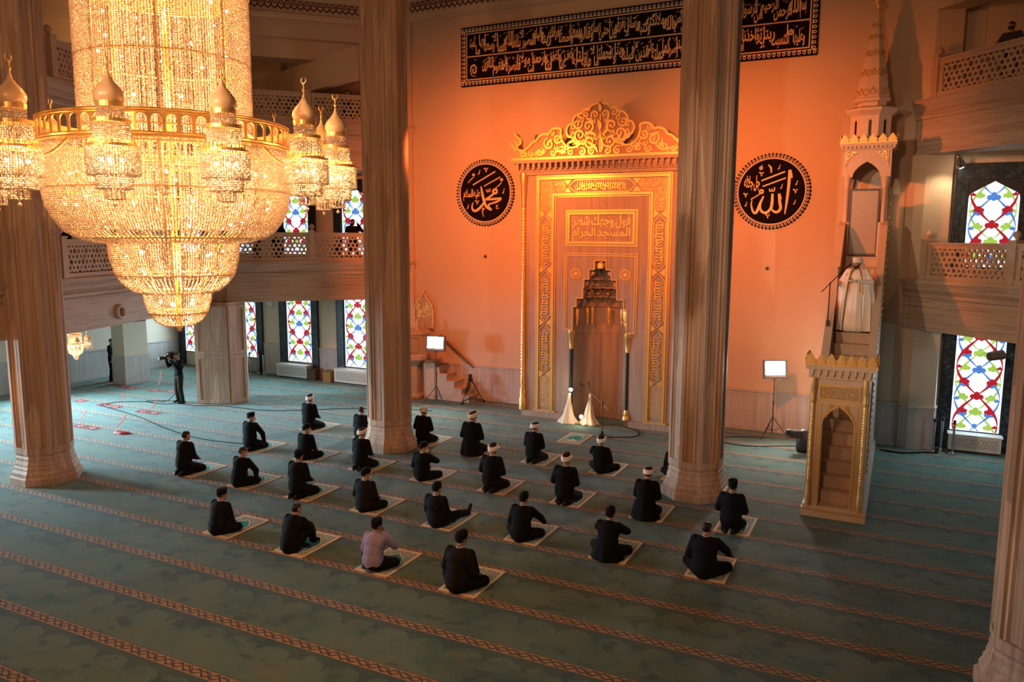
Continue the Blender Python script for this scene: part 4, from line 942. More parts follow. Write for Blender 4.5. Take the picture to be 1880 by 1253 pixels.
for s in (-1, 1):
    for k in range(5): spiral(m, fr, s*(.25-.03*k), 2.16+.055*k, .04, k, 1.2, s, .014, 0, .02)
m.build('spandrel_scrolls', GOLDM, mb)
for s in (-1, 1):                                        # twisted gold shafts
    x = s*.49; N = 140; rings = []
    for i in range(N+1):
        z = .80+1.62*i/N; rings.append([(x+(.036+.008*cos(3*(2*PI*j/12)+i*1.2))*cos(2*PI*j/12), -.03+(.036+.008*cos(3*(2*PI*j/12)+i*1.2))*sin(2*PI*j/12), z) for j in range(12)])
    MB().loft(rings).build('rope_shaft', GOLD, mb, 60)
    MB().lathe([(.06, .24), (.06, .5), (.05, .55), (.045, .8)], 12, (x, -.03, 0)).build('shaft_base', GOLDM, mb, 40)
    MB().lathe([(.045, 2.42), (.055, 2.5), (.045, 2.55), (.06, 2.7), (.065, 2.75), (.065, 2.95)], 12, (x, -.03, 0)).build('shaft_capital', GOLDM, mb, 40)
m = MB().fbox(fr, -.66, 3.12, -.44, .66, 3.22, .13).fbox(fr, -.60, 2.93, -.38, .60, 3.12, .06)
for i in range(9):
    a = -.60+(i+.5)*1.2/9; m.fbox(fr, a-.028, 3.04, .04, a+.028, 3.13, .12); m.plate(F((0, -.08, 0), (1, 0, 0), (0, 0, 1)), [(a-.03, 3.05), (a, 2.97), (a+.03, 3.05)], -.035, .035)
m.build('portal_cornice', LINEN, mb)
def cresting(m, fr, a0, a1, b, n, h, c=0):
    for i in range(n):
        a = a0+(i+.5)*(a1-a0)/n; w_ = (a1-a0)/n*.5
        m.plate(fr, [(a-w_*.85, b), (a+w_*.85, b), (a+w_*.95, b+h*.35), (a+w_*.6, b+h*.55), (a+w_*.35, b+h*.8), (a, b+h), (a-w_*.35, b+h*.8), (a-w_*.6, b+h*.55), (a-w_*.95, b+h*.35)], c-.02, c+.02)
        for s in (-1, 1): spiral(m, fr, a+s*w_*.4, b+h*.32, w_*.36, PI/2, 1.2, s, w_*.22, c+.02, c+.035)
        m.ribbon(fr, [(a, b), (a, b+h*.9)], [w_*.15, w_*.3], c+.02, c+.035)
m = MB().fbox(fr, -.67, 3.21, -.45, .67, 3.24, .14); cresting(m, F((0, 0, 0), (1, 0, 0), (0, 0, 1)), -.66, .66, 3.24, 7, .22, .11)
for s in (-1, 1): cresting(m, F((s*.64, 0, 0), (0, s, 0), (0, 0, 1)), -.1 if s > 0 else -.42, .42 if s > 0 else .1, 3.24, 3, .2, 0)
m.build('gilded_cresting', GOLDM, mb)
# flight of steps and side walls
NS = 20; m = MB()
for i in range(NS):
    y0 = .30+i*(YT-.30)/NS; m.box(-.42, y0, .2, .42, YT+.02, .24+(i+1)*(5.28-.24)/NS)
    m.box(-.42, y0-.025, .24+(i+1)*(5.28-.24)/NS-.03, .42, y0, .24+(i+1)*(5.28-.24)/NS)
m.build('steps', plain('step_marble', (.50, .37, .26), .4, var=.12, scale=5), mb)
m = MB(); sl = (5.28-.24)/(YT-.30)
for s in (-1, 1):
    fs_ = F((s*.49, 0, 0), (0, 1, 0), (0, 0, 1)); m.plate(fs_, [(.34, .24), (YT+.1, .24), (YT+.1, 6.1), (YT-.25, 6.0), (.34, 1.0)], -.07, .07)
m.build('side_wall', SPX, mb)
m = MB()
for s in (-1, 1):
    fs_ = F((s*.49, 0, 0), (0, 1, 0), (0, 0, 1)); m.ribbon(fs_, [(.34, 1.03), (YT-.25, 6.03), (YT+.1, 6.13)], .10, -.085, .085)
m.build('handrail', LINEN, mb)
m = MB()
for i in range(42):
    t_ = i/41; m.ball((.565, .4+t_*(YT-.6), .98+t_*(4.95)), .035, 8, 6)
for i in range(40): m.ball((.565, YE-.02, .4+i*.19), .035, 8, 6); m.ball((-.565, YE-.02, 4.4+i*.09), .03, 8, 6)
m.build('gold_bead_edging', GOLDM, mb)
# canopy tower on the landing
m = MB().box(-.56, YT, .24, .56, YE, 5.28).box(-.56, YE-.12, 5.28, .56, YE, 7.9); m.build('tower_base', SPX, mb)
for sx in (-1, 1):
    for sy, yy in ((-1, YT+.09), (1, YE-.22)):
        MB().lathe([(.10, 5.28), (.10, 5.36), (.075, 5.4), (.07, 7.0), (.08, 7.02), (.07, 7.05), (.10, 7.2), (.115, 7.28), (.115, 7.36)], 14, (sx*.44, yy, 0)).build('canopy_column', LINEN, mb, 40)
    m = MB().box(sx*.56-(.22 if sx > 0 else 0), YT-.02, 5.28, sx*.56+(.22 if sx < 0 else 0), YT+.10, 6.15).box(sx*.56-(.08 if sx > 0 else 0), YT, 5.28, sx*.56+(.08 if sx < 0 else 0), YE, 6.15); m.build('parapet', LINEN, mb)
og2 = [(.32, 7.30), (.32, 7.32)]+[(.32*cos(t)**.9, 7.32+.36*(.62*sin(t)+.38*(1-cos(t))**1.3)) for t in [PI/2*k/6 for k in range(1, 6)]]+[(0, 7.68)]
ft = F((0, YT-.02, 0), (1, 0, 0), (0, 0, 1)); m = MB()
for s in (-1, 1):
    poly = [(s*a, b) for a, b in og2]+[(0, 7.98), (s*.56, 7.98), (s*.56, 7.30)]; m.plate(ft, poly[::-1] if s > 0 else poly, -.14, 0)
    m.box(min(s*.56, s*.44), YT, 7.36, max(s*.56, s*.44), YE, 7.98)
m.box(-.56, YE-.14, 7.3, .56, YE, 7.98); m.box(-.56, YT, 7.9, .56, YE, 7.98); m.build('canopy_arch', LINEN, mb)
m = MB()
for s in (-1, 1): m.plate(ft, [(s*.50, 7.93), (s*.50, 7.55), (s*.42, 7.75), (s*.2, 7.93)][::s], 0, .02)
m.disc(ft, 0, 7.84, .035, 0, .02, 12); m.build('spandrel_gilding', FILI_F, mb)
MB().box(-.3, YE-.3, 5.3, .3, YE-.14, 6.75).build('velvet_panel', plain('dusky_red_cloth', (.33, .13, .10), .8, var=.2), mb)
m = MB().box(-.33, YE-.55, 5.28, .33, YE-.2, 5.75).box(-.33, YE-.31, 5.75, .33, YE-.2, 6.6); m.build('seat_back', plain('grey_seat_cloth', (.30, .24, .19), .8), mb)
m = MB().fbox(ft, -.33, 5.32, -.05, .33, 6.95, -.03); m.build('glass_panel', plain('dull_grey_panel', (.36, .30, .25), .3), mb)
m = MB().frame_rect(ft, -.36, 5.30, .36, 7.0, .05, -.05, -.01); m.build('panel_frame', plain('dark_panel_frame', (.06, .05, .045), .4), mb)
m = MB().fbox(ft, -.66, 8.06, -YE+YT-.12, .66, 8.14, .11).fbox(ft, -.60, 7.97, -YE+YT-.08, .60, 8.06, .05)
for i in range(13): m.fbox(ft, -.6+i*.1-.03, 8.0, .03, -.6+i*.1+.03, 8.07, .1)
m.build('canopy_cornice', LINEN, mb)
m = MB().fbox(ft, -.67, 8.13, -YE+YT-.12, .67, 8.16, .12); cresting(m, ft, -.66, .66, 8.16, 6, .2, .09)
for s in (-1, 1): cresting(m, F((s*.64, YT+.7, 0), (0, s, 0), (0, 0, 1)), -.7, .7, 8.16, 6, .2, 0)
m.build('canopy_cresting', GOLDM, mb)
yc = YT+.72
def oct(r, z): return [(r*cos(PI/8+k*PI/4), yc+r*sin(PI/8+k*PI/4), z) for k in range(8)]
m = MB().loft([oct(.52, 8.14), oct(.52, 8.86), oct(.56, 8.9), oct(.66, 8.98), oct(.66, 9.04), oct(.50, 9.10), oct(.36, 9.12), oct(.36, 9.2), oct(.46, 9.24), oct(.46, 9.30), oct(.43, 9.34), oct(.40, 9.5), oct(.065, 11.45), oct(.05, 11.5)]); m.build('spire', plain('spire_stone', (.70, .56, .43), .45, var=.08), mb)
for k in range(8):
    m = MB(); a = PI/4*k; p = Vector((.52*cos(PI/8)*cos(a), yc+.52*cos(PI/8)*sin(a), 0)); f3 = F(p, (-sin(a), cos(a), 0), (0, 0, 1)); m.plate(f3, [(-.035, 8.35), (.035, 8.35), (.035, 8.72), (0, 8.77), (-.035, 8.72)], -.01, .004); m.build('lantern_opening', BLACK, mb)
for z0, hh in ((9.36, .22), (9.86, .20), (10.36, .17), (10.8, .12), (11.1, .1)):
    m = MB()
    for k in range(8):
        a = PI/4*k; n_ = Vector((cos(a), sin(a), 0))
        r = .40*cos(PI/8)*(1-(z0-9.5)/1.95*.84)+.012; w_ = r*.40
        f3 = F(Vector((0, yc, z0))+n_*r, (-sin(a), cos(a), 0), Vector((0, 0, 1))-n_*.158); b = 0
        m.ribbon(f3, sp2([(-w_, b), (-w_*.3, b+hh*.55), (0, b+hh), (w_*.3, b+hh*.55), (w_, b)], 3), .022, -.005, .008); m.ribbon(f3, sp2([(-w_, b+hh*.8), (-w_*.5, b+hh*.5), (0, b+hh*.15), (w_*.5, b+hh*.5), (w_, b+hh*.8)], 3), .022, -.005, .008)
    m.build('spire_gilding', GOLD, mb)
MB().lathe([(.05, 11.45), (.06, 11.5), (.05, 11.54), (.05, 11.66), (.07, 11.68), (.12, 11.74), (.13, 11.80), (.10, 11.87), (.03, 11.92), (.02, 12.05), (.03, 12.1), (.005, 12.2)], 16, (0, yc, 0)).build('finial', GOLD, mb, 50)

# ------------------------------------------------------------------ balcony pulpit with stair at the left end of the wall
kp = thing('balcony_pulpit', 'small carved marble balcony pulpit with side stair, half hidden behind the column', 'pulpit', (-15.55, 23.0, 0))
def octk(r, z, s=1): return [(r*cos(PI/8+k*PI/4), r*sin(PI/8+k*PI/4)*s, z) for k in range(8)]
m = MB().loft([octk(.58, 0), octk(.58, .12), octk(.50, .15), octk(.46, .2), octk(.46, 1.2), octk(.56, 1.3), octk(.74, 1.42)]); m.build('pedestal', LINEN, kp)
MB().loft([octk(.60, .0), octk(.60, .05)]).build('foot_gilding', GOLDM, kp)
m = MB().loft([octk(.76, 1.42), octk(.76, 1.55), octk(.72, 1.6), octk(.72, 2.28), octk(.78, 2.32), octk(.78, 2.42)]); m.build('parapet', LINEN, kp)
for k in (5, 6, 7):
    a = PI/4*k; p = Vector((.72*cos(PI/8)*cos(a), .72*cos(PI/8)*sin(a), 0)); f3 = F(p, (-sin(a), cos(a), 0), (0, 0, 1))
    MB().frame_rect(f3, -.24, 1.66, .24, 2.24, .045, 0, .02).build('gilt_frame', GOLDM, kp)
    m = MB(); lattice(m, f3, -.19, 1.71, .19, 2.19, .06, .002, .012); m.build('pierced_screen', MARBLE_P, kp)
m = MB(); fk = F((.22, .70, 2.42), (1, 0, 0), (0, 0, 1))
cp = [(.40, 0), (.40, .66), (.35, .78), (.38, .85), (.30, .90), (.25, .98), (.17, 1.05), (.12, 1.15), (.05, 1.22), (0, 1.36)]
m.plate(fk, ([(a, b) for a, b in cp]+[(-a, b) for a, b in cp[-2::-1]]), -.05, .05); m.build('back_panel', FILI, kp)
m = MB(); m.ribbon(fk, cp, .04, .04, .08); m.ribbon(fk, [(-a, b) for a, b in cp], .04, .04, .08)
for k in range(26):
    a, b = rng.uniform(-.3, .3), rng.uniform(.45, 1.1)
    if b < 1.15-abs(a): spiral(m, fk, a, b, .08, rng.random()*6, 1.3, rng.choice((-1, 1)), .025, .05, .07)
m.build('gilded_scrolls', GOLD, kp)
m = MB().lathe([(.06, 0), (.06, .05), (.035, .1), (.06, .2), (.04, .3), (.02, .34)], 12, (.30, .05, 2.42)); m.build('turned_finial', LINEN, kp, 40)
m = MB()
for i in range(6): m.box(.62+i*.30, .05, 0, .62+(i+1)*.30+(.0 if i == 5 else 0), .72, 1.38-i*.23); m.box(.60+i*.30, .02, 1.35-i*.23, .62+(i+1)*.30+.03, .72, 1.39-i*.23)
m.build('steps', SPX, kp)
m = MB().box(.60, .0, 0, 1.05, .06, 1.3); m.build('step_side', LINEN, kp)
m = MB().tube([(.9, .66, 2.2), (2.25, .66, 1.15)], .035, 8); m.tube([(1.1, .66, 2.04), (1.1, .74, 2.0)], .015, 6); m.tube([(2.0, .66, 1.34), (2.0, .74, 1.3)], .015, 6); m.build('handrail', DARKWOOD, kp)

# ------------------------------------------------------------------ stage lights, stands, tripods, microphones
LEDM = emit('lit_led_panel', (1.0, .96, .95), 26)
def led(loc, rz, label, h=2.15, tilt=R(-6), power=160):
    t = thing('led_light_stand', label, 'light', (loc[0], loc[1], 0), rz, 'led stage lights on stands')
    m = MB().tube([(0, 0, .12), (0, 0, 1.1)], .017, 8).tube([(0, 0, 1.0), (0, 0, h-.25)], .012, 8).tube([(0, 0, .98), (0, 0, 1.06)], .026, 8).tube([(.0, .05, 1.02), (0, -.04, 1.02)], .014, 6); m.build('stand_pole', BLACK, t)
    for k in range(3):
        a = PI/2+k*2*PI/3; MB().tube([(0, 0, .62), (.47*cos(a), .47*sin(a), .012)], .011, 6).tube([(0, 0, .2), (.24*cos(a), .24*sin(a), .31)], .008, 6).build('leg', BLACK, t)
    Mx = Matrix.Translation((0, 0, h)) @ Matrix.Rotation(tilt, 4, 'X')
    MB().box(-.34, -.05, -.25, .34, .05, .25, 0, Mx).box(-.05, -.02, -.33, .05, .04, -.24, 0, Mx).box(-.36, -.06, -.28, .36, .03, -.25, 0, Mx).build('lamp_housing', plain('grey_lamp_housing', (.12, .12, .13), .4), t)
    MB().box(-.30, -.058, -.17, .27, -.051, .21, 0, Mx).build('lit_panel', LEDM, t)
    MB().box(-.30, -.057, -.24, .30, -.051, -.18, 0, Mx).build('control_strip', plain('pale_control_strip', (.5, .5, .52), .4), t)
    p = Mx @ Vector((0, -.2, 0)); q = Mx @ Vector((0, -4, -.6)); Rz = Matrix.Rotation(rz, 4, 'Z'); L0 = Vector((loc[0], loc[1], 0))
    light('led_panel_light', 'AREA', tuple(L0+Rz @ p), power, (1, .93, .88), .55, tuple(L0+Rz @ q), sy=.4)
led((-14.1, 22.5), R(10), 'white lit panel lamp on a black stand by the balcony pulpit stair', 2.1)
led((-3.05, 23.05), R(30), 'white lit panel lamp on a black stand between column and tall pulpit', 2.02, R(-8))
def tripod(loc, label):
    t = thing('camera_tripod', label, 'tripod', (loc[0], loc[1], 0), .4)
    for k in range(3):
        a = PI/2+.5+k*2*PI/3; f = (.46*cos(a), .46*sin(a), .07)
        m = MB()
        for d in (-.035, .035): m.tube([(.05*cos(a)-d*sin(a), .05*sin(a)+d*cos(a), .78), (.28*cos(a)-d*sin(a), .28*sin(a)+d*cos(a), .36)], .014, 6)
        m.tube([(.22*cos(a), .22*sin(a), .46), f], .016, 6); m.build('leg', BLACK, t)
        MB().ball(f, (.05, .05, .06), 8, 6).build('foot', BLACK, t)
    m = MB()
    for k in range(3):
        a = PI/2+.5+k*2*PI/3; m.tube([(0, 0, .16), (.42*cos(a), .42*sin(a), .12)], .018, 6)
    m.build('spreader', BLACK, t)
    m = MB().lathe([(.06, .74), (.085, .78), (.085, .84), (.05, .88), (.06, .9), (.06, .97), (.02, 1.0)], 12); m.box(-.05, -.07, .93, .05, .07, 1.0); m.tube([(0, -.05, .93), (.03, -.18, .6)], .012, 6); m.build('fluid_head', BLACK, t, 40)
tripod((-13.1, 23.1), 'empty black camera tripod standing against the dado below the handrail')
def mic_stand(loc, rz, label):
    t = thing('microphone_stand', label, 'microphone stand', (loc[0], loc[1], 0), rz)
    for k in range(3):
        a = .3+k*2*PI/3; MB().tube([(0, 0, .10), (.30*cos(a), .30*sin(a), .012)], .010, 6).build('leg', BLACK, t)
    MB().lathe([(.03, .06), (.04, .09), (.04, .16), (.02, .18)], 10).tube([(0, 0, .1), (0, 0, .98)], .013, 8).tube([(0, 0, .93), (0, 0, 1.04)], .024, 8).build('pole', BLACK, t)
    MB().tube([(.18, 0, .82), (-.62, 0, 1.42)], .009, 8).ball((-.25, 0, 1.14), .016, 8, 6).build('boom', STEEL, t)
    MB().tube([(-.60, 0, 1.40), (-.74, 0, 1.46)], [.014, .02], 8).ball((-.76, 0, 1.47), .033, 10, 8).tube([(-.5, .1, 1.34), (-.42, -.12, 1.52)], .012, 6).ball((-.41, -.13, 1.55), .03, 8, 6).build('microphone', BLACK, t)
mic_stand((-7.45, 20.85), R(-10), 'black boom microphone stand before the prayer niche beside a small rug')
# draped floor lamps beside the niche
CLOTH = plain('cream_muslin', (.72, .58, .42), .8, var=.08, scale=14)
def draped(loc, h, label, topoff, lampz, lampoff):
    t = thing('draped_spotlight', label, 'light', (loc[0], loc[1], 0), 0, 'cloth draped lamps at the niche')
    n = 36; rings = []
    for i in range(15):
        v = i/14; r0 = .035+.20*(1-v)**1.5+(.08*(1-v)**8)
        rings.append([(topoff*v**1.2+r0*(1+(.22+.1*sin(3*v*5))*sin(7*2*PI*j/n+2.3*v)*(1-v*.5))*cos(2*PI*j/n), r0*.8*(1+.2*sin(6*2*PI*j/n+1.5*v))*sin(2*PI*j/n), v*h+.004+(.02*abs(sin(5*2*PI*j/n)) if i == 0 else 0)) for j in range(n)])
    MB().loft(rings).build('cloth_drape', CLOTH, t, 180)
    MB().ball((lampoff[0], lampoff[1], lampz), .055, 12, 10).build('lit_bulb', emit('lit_spot_bulb', (1, .82, .58), 60), t, 180)
    MB().lathe([(.03, -.05), (.06, 0), (.05, .02)], 12, (lampoff[0], lampoff[1]+.06, lampz)).tube([(topoff*.9, 0, h*.95), (lampoff[0], lampoff[1]+.05, lampz)], .012, 6).build('lamp_holder', BLACK, t)
    light('spot_bulb_light', 'POINT', (loc[0]+lampoff[0], loc[1]+lampoff[1]-.1, lampz), 2.5, (1, .72, .42), .05)
draped((-8.98, 21.95), .95, 'tall white draped lamp with a bright bulb left of the niche', .06, 1.08, (.12, -.08))
draped((-8.33, 22.05), .98, 'white draped lamp with its bright bulb near the floor at the niche', .05, .30, (-.12, -.32))
# stanchions, boxes, radiators, clock, loudspeakers
def stanchion(loc, label, h=.92, body=None):
    t = thing('barrier_post', label, 'barrier post', (loc[0], loc[1], 0), 0, 'barrier posts by the walls')
    MB().lathe([(.16, 0), (.16, .015), (.05, .03), (.035, .05)], 18).build('base', CHROME, t, 40)
    MB().tube([(0, 0, .03), (0, 0, h)], .03, 12).build('pole', body or STEEL, t, 40); MB().lathe([(.035, h-.10), (.038, h-.01), (.02, h)], 12).build('cap', BLACK, t, 40)
    return t
stanchion((1.08, 23.5), 'steel barrier post at the right wall corner, left one of the near pair')
stanchion((1.28, 23.78), 'steel barrier post at the right wall standing behind the other two')
stanchion((1.55, 23.55), 'steel barrier post in front of the right stained glass window')
stanchion((-23.95, 23.7), 'slim barrier post against the dark window surround beside the black covered stand')
stanchion((-23.8, 24.05), 'middle barrier post of the group by the left rear wall')
stanchion((-23.4, 23.9), 'barrier post below the wall clock at the left rear wall')
t = thing('black_covered_stand', 'black cloth covered stand leaning at the left rear wall', 'covered stand', (-24.3, 23.75, 0))
MB().loft([[(r_*(1+.12*sin(5*2*PI*j/20+v*3))*cos(2*PI*j/20), r_*.7*sin(2*PI*j/20), v*1.05) for j in range(20)] for v, r_ in ((0, .26), (.2, .24), (.5, .19), (.8, .10), (.95, .05), (1, .02))]).build('cover', BLACK, t, 180)
def carton(loc, s, col, label):
    t = thing('cardboard_box', label, 'box', (*loc, 0), .1); c = plain('box_card', col, .8, var=.15)
    MB().box(-s*.5, -s*.4, 0, s*.5, s*.4, s*1.2).build('carton', c, t)
    m = MB(); m.add([(-s*.5, -s*.4, s*1.2), (s*.5, -s*.4, s*1.2), (s*.55, -s*.62, s*1.3), (-s*.55, -s*.62, s*1.3), (-s*.5, s*.4, s*1.2), (s*.5, s*.4, s*1.2), (s*.5, s*.6, s*1.28), (-s*.5, s*.6, s*1.28)], [(0, 1, 2, 3), (5, 4, 7, 6)]); m.build('flap', c, t)
carton((-20.75, 23.9), .36, (.10, .05, .03), 'dark brown box between two windows at the left rear wall')
carton((-19.95, 23.85), .36, (.36, .19, .06), 'open tan cardboard box beside the window next to the column')
def radiator(x0, x1, h, label, y=24.15):
    t = thing('radiator_cover', label, 'radiator cover', ((x0+x1)/2, y, 0), 0, 'white radiator covers under the windows'); W = x1-x0
    MB().box(-W/2, -.38, .06, W/2, .0, h-.03).build('casing', WHITE, t); MB().box(-W/2-.03, -.41, h-.03, W/2+.03, 0, h).build('top_board', WHITE, t)
    m = MB(); f3 = F((0, -.38, 0), (1, 0, 0), (0, 0, 1)); lattice(m, f3, -W/2+.08, .14, W/2-.08, h-.1, .05, .002, .012); m.build('grille', plain('grille_grey', (.5, .48, .45), .5), t)
    MB().box(-W/2+.02, -.3, 0, W/2-.02, -.02, .06).build('plinth', BLACK, t)
radiator(-22.55, -21.0, .56, 'white radiator cover under the middle of the left rear windows')
radiator(-19.6, -18.0, .58, 'white radiator cover under the window next to the column')
radiator(1.45, 2.68, .5, 'pale radiator cover under the stained window at far right')
ck = thing('wall_clock', 'round white wall clock between two stained windows under the left gallery', 'clock', (-23.2, 24.25, 2.95))
fr = F((0, 0, 0), (1, 0, 0), (0, 0, 1))
MB().disc(fr, 0, 0, .17, 0, .04, 32).build('case', plain('clock_case', (.4, .4, .4), .3, .5), ck); MB().disc(fr, 0, 0, .15, .04, .045, 32).build('dial', WHITE, ck)
m = MB().ribbon(fr, [(0, 0), (.05, .06)], .012, .045, .05).ribbon(fr, [(0, 0), (-.03, .11)], .008, .045, .052)
for k in range(12): m.ribbon(fr, [(.12*sin(k*PI/6), .12*cos(k*PI/6)), (.14*sin(k*PI/6), .14*cos(k*PI/6))], .008, .045, .048)
m.build('hands', BLACK, ck)
def porthole(t_, z, label):
    p = Vector((b2[0]+(a2[0]-b2[0])*t_, b2[1]+(a2[1]-b2[1])*t_, z)); n_ = Vector((8.3, 3.0, 0)).normalized()
    t = thing('round_loudspeaker', label, 'loudspeaker', tuple(p), math.atan2(n_.y, n_.x))
    prof = [(.20, 0), (.20, .06), (.17, .10), (.145, .10), (.11, .05), (.10, .03)]
    m = MB(); m.loft([[(x, r_*cos(2*PI*j/28), r_*sin(2*PI*j/28)) for j in range(28)] for r_, x in prof]); m.build('bezel', LINEN, t, 40)
    MB().loft([[(x, r_*cos(2*PI*j/20), r_*sin(2*PI*j/20)) for j in range(20)] for r_, x in ((.105, .02), (.105, .035), (.02, .05))]).build('cone', BLACK, t, 40)
porthole(.345, 3.68, 'round marble rimmed loudspeaker set in the left gallery front')
def hung_speaker(p, zt, label, col=(.10, .06, .04)):
    t = thing('hanging_loudspeaker', label, 'loudspeaker', p, .5)
    Mx = Matrix.Rotation(PI/2-.15, 4, 'Y'); m = MB().lathe([(.06, -.2), (.11, -.17), (.12, .1), (.125, .18), (.10, .2)], 18); m.v = [tuple(Mx @ Vector(v)) for v in m.v]; m.build('body', plain('speaker_brown', col, .5), t, 40)
    MB().tube([(0, 0, .1), (0, 0, zt-p[2])], .012, 6).build('bracket', BLACK, t)
hung_speaker((-21.6, 16.75, 3.12), 3.45, 'brown cylindrical loudspeaker hung below the left gallery')
hung_speaker((2.25, 22.6, 2.85), 3.40, 'dark loudspeaker hung below the right gallery before the stained window')
for x, z, lab in ((-12.85, 5.05, 'small round black wall fitting on the orange wall left of the niche'), (-3.5, 4.85, 'small round black wall fitting below the right round sign')):
    t = thing('wall_fitting', lab, 'wall fitting', (x, QY, z)); MB().disc(fr, 0, 0, .06, 0, .03, 20).build('plate', plain('fitting_ring', (.2, .16, .13), .4), t); MB().ball((0, -.03, 0), .035, 10, 8).build('lens', BLACK, t)
# spot lamp under the upper right gallery
t = thing('gallery_spotlight', 'small lit spotlight on a pole by the arched window at right', 'spotlight', (1.18, 23.2, 7.62), R(-30))
MB().lathe([(.05, .22), (.09, .12), (.11, -.02), (.105, -.05)], 16).build('shade', STEEL, t, 40).rotation_euler = (R(38), 0, 0)
MB().ball((0, .02, -.02), .085, 12, 8).build('lit_lens', emit('lit_spot_lens', (1, .8, .55), 30), t, 180)
MB().tube([(0, -.14, .18), (0, -.2, .38)], .015, 6).ball((.0, -.14, .18), .06, 10, 8).build('bracket', STEEL, t, 40)
light('gallery_spot_light', 'SPOT', (1.16, 23.1, 7.5), 60, (1, .72, .45), .05, (.3, 24.2, 5.2), 110, .8)
t = thing('black_pole', 'thin black pole standing by the arched window under the spotlight', 'pole', (1.12, 23.6, 4.55)); MB().tube([(0, 0, 0), (0, 0, 3.0)], .035, 8).lathe([(.12, 0), (.12, .02), (.03, .05)], 14).build('shaft', BLACK, t)
t = thing('equipment_bag', 'black equipment bag and camera on the carpet behind the tall pulpit', 'bag', (-1.95, 21.9, 0), .3)
MB().loft([[(sx*x*.30, y*.16*sx, z) for x, y in [(cos(2*PI*j/20), sin(2*PI*j/20)) for j in range(20)]] for z, sx in ((0, .95), (.1, 1.05), (.35, 1), (.55, .85), (.62, .6))]).build('bag', BLACK, t, 180)
MB().tube([(-.2, -.05, .5), (-.5, -.1, .56)], [.075, .065], 12).tube([(-.5, -.1, .56), (-.6, -.1, .55)], [.085, .08], 12).box(-.5, -.15, .4, -.2, .05, .6).build('camera_body', BLACK, t)
# cables on the carpet
CABLEM = plain('matt_black_rubber', (.008, .008, .008), .95, spec=.05)
def cable(pts, label, r=.010):
    o = MB().tube(spline([(x, y, z_) for x, y, z_ in [(p[0], p[1], r if len(p) < 3 else p[2]) for p in pts]], 8), r, 6).build('cable', CABLEM, None, 180); tag(o, label, 'cable'); return o
cable([(-21.75, 18.4), (-22.4, 18.0), (-23.2, 18.1), (-22.3, 18.55), (-21.3, 18.3), (-20.2, 18.75), (-18.5, 18.9), (-17.3, 19.6), (-16.2, 20.4), (-15.0, 21.0), (-13.6, 21.4)], 'thin black cable trailing from the cameraman past the pier foot')
cable([(-24.0, 16.9), (-21.5, 16.4), (-19.3, 15.7), (-17.4, 15.35), (-15.6, 15.6)], 'black cable lying between red mats and the seated rows')
cable([(-7.3, 20.8), (-6.6, 21.3), (-6.7, 21.9), (-7.2, 22.2)], 'short black cable from the microphone stand into the niche')
cable([(-3.2, 22.9), (-4.2, 22.5), (-4.4, 22.0), (-3.6, 21.7), (-2.6, 22.2), (-1.8, 22.6)], 'looped black cable under the right lamp stand')
cable([(-.2, 23.0), (.3, 22.9), (.8, 23.2), (1.2, 23.35)], 'black cable along the wall right of the tall pulpit', .02)
# red place markers and tape on the carpet
REDM = plain('red_floor_sticker', (.30, .018, .018), .6, var=.15); REDW = plain('white_sticker_print', (.62, .45, .40), .6); TAPE = plain('faded_red_tape', (.45, .16, .13), .7, var=.3, scale=60)
def marker(x, y, label):
    t = thing('floor_marker', label, 'floor marker', (x, y, 0), 0, 'red square place markers on the left carpet')
    MB().box(-.21, -.16, 0, .21, .16, .006).build('mat', REDM, t); MB().box(-.11, -.02, .006, .11, .02, .008).box(-.03, -.08, .006, .03, .08, .008).build('print', REDW, t)
LEFTMK = 'one of the small red square markers on the pale carpet at left'
for x, y in ((-23.88, 19.67), (-25.21, 17.05), (-23.96, 17.02), (-23.31, 16.98), (-21.93, 16.96), (-21.42, 16.97), (-21.9, 14.75), (-21.34, 14.75), (-24.5, 19.5), (-26.2, 19.47), (-25.6, 19.37), (-26.4, 17.15), (-22.85, 14.76), (-21.2, 12.6), (-20.75, 12.4)): marker(x, y, LEFTMK)
o = MB().loft([[((.30+.07*sin(3*2*PI*j/18))*k_*cos(2*PI*j/18), (.17+.04*cos(2*2*PI*j/18))*k_*sin(2*PI*j/18), z) for j in range(18)] for k_, z in ((1, 0), (1, .02), (.7, .05), (.2, .06))]).build('crumpled_marker', REDM, None, 180); o.location = (-20.08, 14.75, 0); tag(o, 'crumpled red marker at the end of a faded tape line on the carpet', 'floor marker')
for p, q_, lab in (((-23.92, 16.29), (-22.7, 15.25), 'faded red tape line left of the longer tape near the crumpled marker'), ((-22.11, 16.43), (-20.9, 15.2), 'faded red tape line ending at the crumpled red marker'), ((-25.17, 18.66), (-24.0, 17.7), 'short faded red tape line nearest the wall pillar foot'), ((-28.0, 22.6), (-25.3, 20.3), 'long faded tape line running back from the pillar to the wall'), ((-23.29, 18.57), (-22.1, 17.4), 'short faded tape line left of the cameraman')):
    d = Vector((q_[0]-p[0], q_[1]-p[1], 0)); f3 = F((p[0], p[1], 0), d, Vector((0, 0, 1)).cross(d)); o = MB().ribbon(f3, sp2([(0, 0), (d.length*.5, .05), (d.length, 0)], 5), .06, 0, .004).build('tape_line', TAPE); tag(o, lab, 'tape line', 'tape lines on the left carpet')
